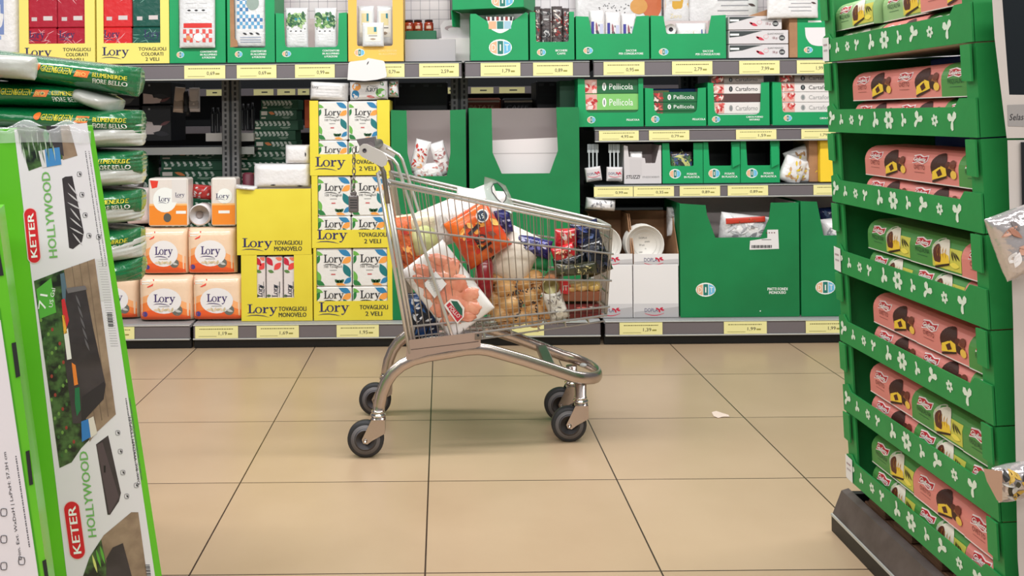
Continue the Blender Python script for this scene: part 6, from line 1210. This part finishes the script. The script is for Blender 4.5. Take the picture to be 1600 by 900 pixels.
CAB = mat('pale_cabbage', (214, 214, 160), .45, rgb2=(176, 184, 112), nscale=14, bump=.3, bscale=20, coat=.3)
m = MB(); O = at(660, 372, 3.42); m.blob(O, (.082, .09, .085), CAB, .1, 8, 3, 24); tag(m.build('cabbage', None, O), 'pale green cabbage in clear film at the rear of the trolley', 'cabbage')
bag('clear film sheet draped over the pale cabbage, peach at its rear end', 655, 352, 90, 40, 3.40, .1, .14, ((236, 200, 150), (238, 220, 190), (226, 214, 180)), 81, body=mat('clear_peach_film', (236, 226, 196), .25, bump=.4, bscale=30, coat=.5), amp=.006)
bag('orange and red vegetable net at the rear end of the trolley', 630, 378, 34, 78, 3.36, .08, .12, ((230, 120, 60), (190, 50, 40), (240, 170, 90), (150, 60, 40)), 82, body=mat('orange_net', (216, 104, 56), .4, bump=.5, bscale=60), n=26, name='vegetable_net', cat='vegetable net')
for i, (px, py, r_) in enumerate(((637, 412, 9), (650, 408, 8), (628, 402, 8), (660, 402, 8), (643, 398, 7))):
    m = MB(); c = at(px, py, 3.36); m.blob(c, (r_ * s, r_ * s, r_ * s), mat('small_tomato', (226, 92, 52), .25, coat=.6, rgb2=(236, 130, 70), nscale=30), 0, 1, i, 14); tag(m.build('tomato', None, c), 'small orange tomato below the cabbage, %s' % ('lowest at the rear', 'in the middle of the row', 'touching the rear wires', 'nearest the chicken tray', 'topmost')[i], 'tomato', 'loose tomatoes')
bag('large milky white carrier bag slung across the middle of the trolley', 722, 338, 128, 66, 3.42, .16, .38, ((224, 222, 222), (242, 240, 240)), 83, body=FILM, amp=.012, n=8, name='carrier_bag')
bag('white folded top of the carrier bag, rising over the trolley rim', 752, 318, 80, 44, 3.46, .10, -.1, ((236, 200, 190), (226, 224, 224)), 84, body=FILM, amp=.012, n=6, name='carrier_bag')
ORB = mat('orange_food_bag', (236, 112, 36), .28, bump=.35, bscale=24, coat=.5, rgb2=(206, 58, 30), nscale=9, contrast=.12)
m = MB(); O = at(746, 366, 3.34); s = 3.34 / F; Q0 = pillow(m, O, 76 * s, 84 * s, .09, ORB, .55, .01, 14, 9, p=3); rr = random.Random(9)
def OQ(px, py, off=0.0): dx, dy = rot2(px - 746, py - 366, .55); return Q0(dx * s, dy * s, off)
for k in range(16): m.leaf(OQ, 746 + rr.uniform(-26, 26), 366 + rr.uniform(-28, 30), rr.uniform(10, 22), rr.uniform(4, 9), rr.uniform(0, 3), ink(*((244, 164, 70), (206, 50, 36), (250, 190, 100), (120, 60, 40))[k % 4]), .002 + k * .0001)
m.ell(OQ, 753, 335, 10, 10, ink(236, 226, 220), .006, rings=3); m.ell(OQ, 753, 335, 8, 8, ink(30, 50, 74), .007, rings=3); text(m, OQ, '15', 753, 339, 7, WINK, align='c', off=.009, rot=.3)
for pts in ([(730, 362), (746, 346), (750, 350), (734, 366)], [(738, 368), (742, 366), (752, 384), (766, 374), (768, 378), (751, 390)]): m.poly(OQ, pts, ink(40, 30, 36), .006)
m.ell(OQ, 752, 370, 8, 7, ink(60, 40, 40), .0065, rings=2); m.ell(OQ, 752, 370, 5, 4, ink(200, 90, 60), .0075, rings=2)
tag(m.build('orange_food_bag', None, O), 'bright orange printed food bag with round dark sticker in mid trolley', 'bag')
NAVB = mat('navy_foil_wrap', (36, 36, 104), .25, bump=.5, bscale=40, coat=.6)
NV = ((120, 120, 190), (24, 24, 70), (60, 60, 140), (200, 200, 230))
bag('small navy blue wrapper above the orange bag, by the rim', 787, 346, 24, 38, 3.36, .04, .2, NV, 85, body=NAVB, amp=.004, n=14, name='navy_wrapper', cat='wrapper')
TRB = mat('translucent_bag_film', (206, 222, 214), .25, bump=.4, bscale=22, coat=.5, alpha=.6)
m = MB(); O = at(783, 306, 3.35)
P = lambda x, y, off=0.0: at(x, y, 3.35 - off)
outer = [(757, 276), (772, 280), (790, 290), (798, 306), (804, 326), (800, 334), (776, 322), (760, 312), (756, 294)]; inner = [(771, 287), (777, 286), (784, 293), (791, 305), (790, 312), (785, 318), (777, 311), (769, 300), (768, 293)]
n = len(outer); vs = [P(x, y, .004) for x, y in outer] + [P(x, y, .0) for x, y in inner] + [P(x, y, -.001) for x, y in outer] + [P(x, y, -.004) for x, y in inner]
m.add(vs, [[i, (i + 1) % n, n + (i + 1) % n, n + i] for i in range(n)] + [[2 * n + i, 2 * n + (i + 1) % n, 3 * n + (i + 1) % n, 3 * n + i] for i in range(n)] + [[i, (i + 1) % n, 2 * n + (i + 1) % n, 2 * n + i] for i in range(n)], TRB, True)
root = m.build('looped_plastic_bag', None, O); tag(root, 'translucent bag handle with a dark-edged loop standing above the rim', 'bag'); m = MB(); m.tube([P(x, y, .004) - O for x, y in inner], .0018, CHAR, 6, closed=True); m.build('loop_edge', root)
m = MB(); a = at(757, 398, 3.36); b = at(756, 470, 3.33); ax = (b - a); L = ax.length; m.lathe(a, ax, [(0, .01), (.012, .026), (.04, .033), (L * .8, .033), (L, .02)], mat('dark_red_bottle_plastic', (142, 22, 34), .2, coat=.6), 24); tag(m.build('red_bottle', None, a), 'dark red plastic bottle between chicken tray and potato net', 'bottle')
bag('black-green packet behind the red bottle', 778, 425, 30, 90, 3.42, .06, -.2, ((20, 70, 54), (20, 24, 28)), 86, body=mat('black_green_film', (18, 34, 32), .3, coat=.4), name='dark_packet', cat='packet')
# bag of potatoes: white top, clear net body
PB = mat('peach_white_film', (232, 216, 196), .35, bump=.3, bscale=24, coat=.4, rgb2=(240, 236, 230), nscale=6)
root = thing('potato_bag', 'white-topped net bag of potatoes lying in the middle of the trolley', 'bag of potatoes', at(820, 430, 3.36)); s = 3.36 / F; r0 = root.location.copy()
m = MB(); O = at(808, 402, 3.36); O.y = 3.40; Qb = pillow(m, O, 62 * s, 84 * s, .12, PB, -.45, .006, 12, 4, p=2.6); m.build('white_bag_top', root, r0)
POT = mat('potato_skin', (232, 186, 122), .5, rgb2=(208, 150, 90), nscale=25, bump=.2, bscale=50, coat=.3)
spots = [(790, 450, 17), (815, 440, 16), (770, 466, 16), (797, 474, 18), (826, 462, 17), (845, 450, 14), (782, 490, 15), (810, 494, 17), (838, 484, 17), (858, 472, 14), (860, 494, 12), (790, 508, 10), (835, 502, 11), (768, 484, 10), (778, 436, 12), (836, 432, 12)]
pb = spots
for i, (px, py, r_) in enumerate(spots):
    m = MB(); O = at(px, py, 3.38); m.blob((O.x, O.y + .01 * (i % 3), O.z), (r_ * s * 1.12, r_ * s, r_ * s * .9), POT, .12, 8, i, 16); m.build('potato', root, r0)
m = MB(); ND = mat('dark_net_print', (50, 40, 40), .5); P = lambda x, y, off=0.0: at(x, y, 3.36 - .035 * max(0, 1 - ((x - 815) / 62) ** 2) * max(0, 1 - ((y - 470) / 60) ** 2) - off)
for k in range(12): m.tube([P(758 + k * 9.6 + j * 1.0, 432 + k * .4 + j * 9, 0) for j in range(9)], .0006, mat('pale_net', (224, 206, 170), .4), 4)
for k in range(9): m.tube([P(762 + j * 10, 440 + k * 9 - j * .9, 0) for j in range(11)], .0006, mat('pale_net', (224, 206, 170), .4), 4)
rr = random.Random(8)
for (x0, y0, x1, y1) in ((806, 436, 810, 478), (796, 460, 850, 448), (806, 500, 816, 470), (834, 470, 842, 496)):
    for k in range(16): t = k / 15; m.leaf(P, cq(x0, x1, t) + rr.uniform(-2, 2), cq(y0, y1, t) + rr.uniform(-2, 2), 5, 2.2, rr.uniform(0, 3), ND, .002)
m.build('net', root, r0)
bag('white netted bag end with grey ribbing beside the potatoes', 868, 476, 30, 50, 3.33, .06, .35, ((120, 110, 106), (226, 222, 214), (90, 84, 84), (200, 196, 190)), 87, body=mat('white_net', (214, 208, 198), .4, bump=.5, bscale=70), n=34, lw=.1, ll=.5, name='netted_bag')
bag('navy blue foil pack lying on the potato bag', 830, 384, 64, 30, 3.38, .07, -.25, NV, 88, body=NAVB, amp=.006, n=26, name='navy_foil_pack', cat='packet')
bag('plain green packet under the navy foil pack', 841, 408, 34, 26, 3.40, .04, -.2, (), 89, body=mat('leaf_green_film', (30, 140, 84), .35, coat=.4), name='green_packet', cat='packet')
m = MB(); c = at(857, 444, 3.36); m.lathe((c.x, c.y - .05, c.z), (0.25, 1, 0.1), [(0, .030), (.003, .034), (.1, .034)], mat('brown_tub', (150, 96, 60), .4), 24); m.lathe((c.x, c.y - .052, c.z), (0.25, 1, 0.1), [(0, .026), (.003, .031)], mat('pale_green_lid', (200, 190, 130), .4, rgb2=(160, 150, 90), nscale=30), 24); tag(m.build('round_tub', None, c), 'round tub on its side with mottled pale green lid', 'tub')
RB_ = mat('red_biscuit_bag', (196, 36, 44), .28, bump=.3, bscale=30, coat=.6)
RC = ((240, 200, 160), (230, 220, 216), (150, 20, 30), (222, 150, 110))
bag('upright red biscuit bag at the front half of the trolley', 884, 372, 34, 30, 3.38, .05, .03, RC, 90, body=RB_, n=12, name='biscuit_bag'); bag('second red biscuit bag, tilted, just below the upright one', 881, 396, 36, 26, 3.35, .05, .3, RC, 91, body=RB_, n=14, name='biscuit_bag')
NB = mat('midnight_film', (18, 24, 58), .22, bump=.5, bscale=30, coat=.6)
bag('dark navy shiny bag by the trolley nose', 918, 378, 44, 66, 3.42, .08, .2, ((40, 60, 130), (14, 16, 30), (90, 110, 160)), 92, body=NB, n=16); bag('black shiny bag squashed against the trolley nose', 930, 402, 40, 54, 3.37, .08, .35, ((30, 34, 50), (60, 66, 90), (14, 16, 20)), 93, body=mat('black_film', (16, 18, 26), .2, bump=.5, bscale=26, coat=.6), n=18)
bag('olive and gold printed bag in front of the black bag', 900, 420, 66, 20, 3.33, .05, .06, ((150, 140, 90), (60, 60, 40), (200, 190, 140), (30, 30, 30)), 94, body=mat('olive_film', (60, 60, 40), .3, coat=.5), n=30, lw=.2, name='olive_packet', cat='packet')
bag('small black bag below the red biscuit bags', 890, 408, 52, 18, 3.345, .05, .2, ((20, 20, 26), (80, 80, 90)), 95, body=mat('black_film', (16, 18, 26), .2), name='dark_packet', cat='packet')
m = MB(); P = plane_P(905, 474, 3.34); a, b = P(871, 474), P(938, 453); vs = []
a, b = at(872, 474, 3.34), at(938, 452, 3.36); m.box(a.x, b.x, 3.34, 3.5, a.z + .006, b.z - .004, mat('brown_bread_tray', (150, 88, 60), .6), .003); root = m.build('pastry_tray', None, (a.x, 3.34, a.z)); tag(root, 'brown card tray of film-wrapped buns near the trolley nose', 'pastry tray')
o_ = Vector((a.x, 3.34, a.z))
for i, (px, py, rx, ry, c_) in enumerate(((890, 446, 15, 9, (232, 180, 110)), (908, 444, 14, 10, (238, 196, 130)), (926, 444, 14, 10, (230, 190, 110)))):
    m = MB(); m.blob(at(px, py + 2, 3.38), (rx * s, .05, ry * s), mat('glazed_bun_%d' % i, c_, .3, coat=.5, rgb2=tuple(int(v * .85) for v in c_), nscale=20), .05, 5, i, 18); m.build('bun', root, o_)
m = MB(); P = lambda x, y, off=0.0: at(x, y, 3.335 - off); m.poly(P, rcorner([(871, 440), (884, 436), (892, 446), (890, 460), (872, 458)], 3), ink(206, 36, 44), .002); text(m, P, 'IT', 880, 454, 8, WINK, off=.003, w=7); m.build('red_label', root, o_)
m = MB(); a, b = at(880, 499, 3.34), at(940, 476, 3.34); m.box(a.x, b.x, 3.34, 3.5, a.z + .002, b.z, mat('reddish_brown_box', (124, 44, 40), .4, coat=.3), .006); P = lambda x, y, off=0.0: at(x, y, 3.34 - off); m.leaf(P, 912, 482, 24, 5, .1, ink(226, 120, 110)); m.rect(P, 886, 488, 934, 490, ink(90, 30, 28)); m.leaf(P, 926, 480, 12, 3, .2, ink(220, 200, 190)); tag(m.build('red_brown_box', None, (a.x, 3.34, a.z)), 'flat reddish-brown box on the trolley floor under the bun tray', 'box')
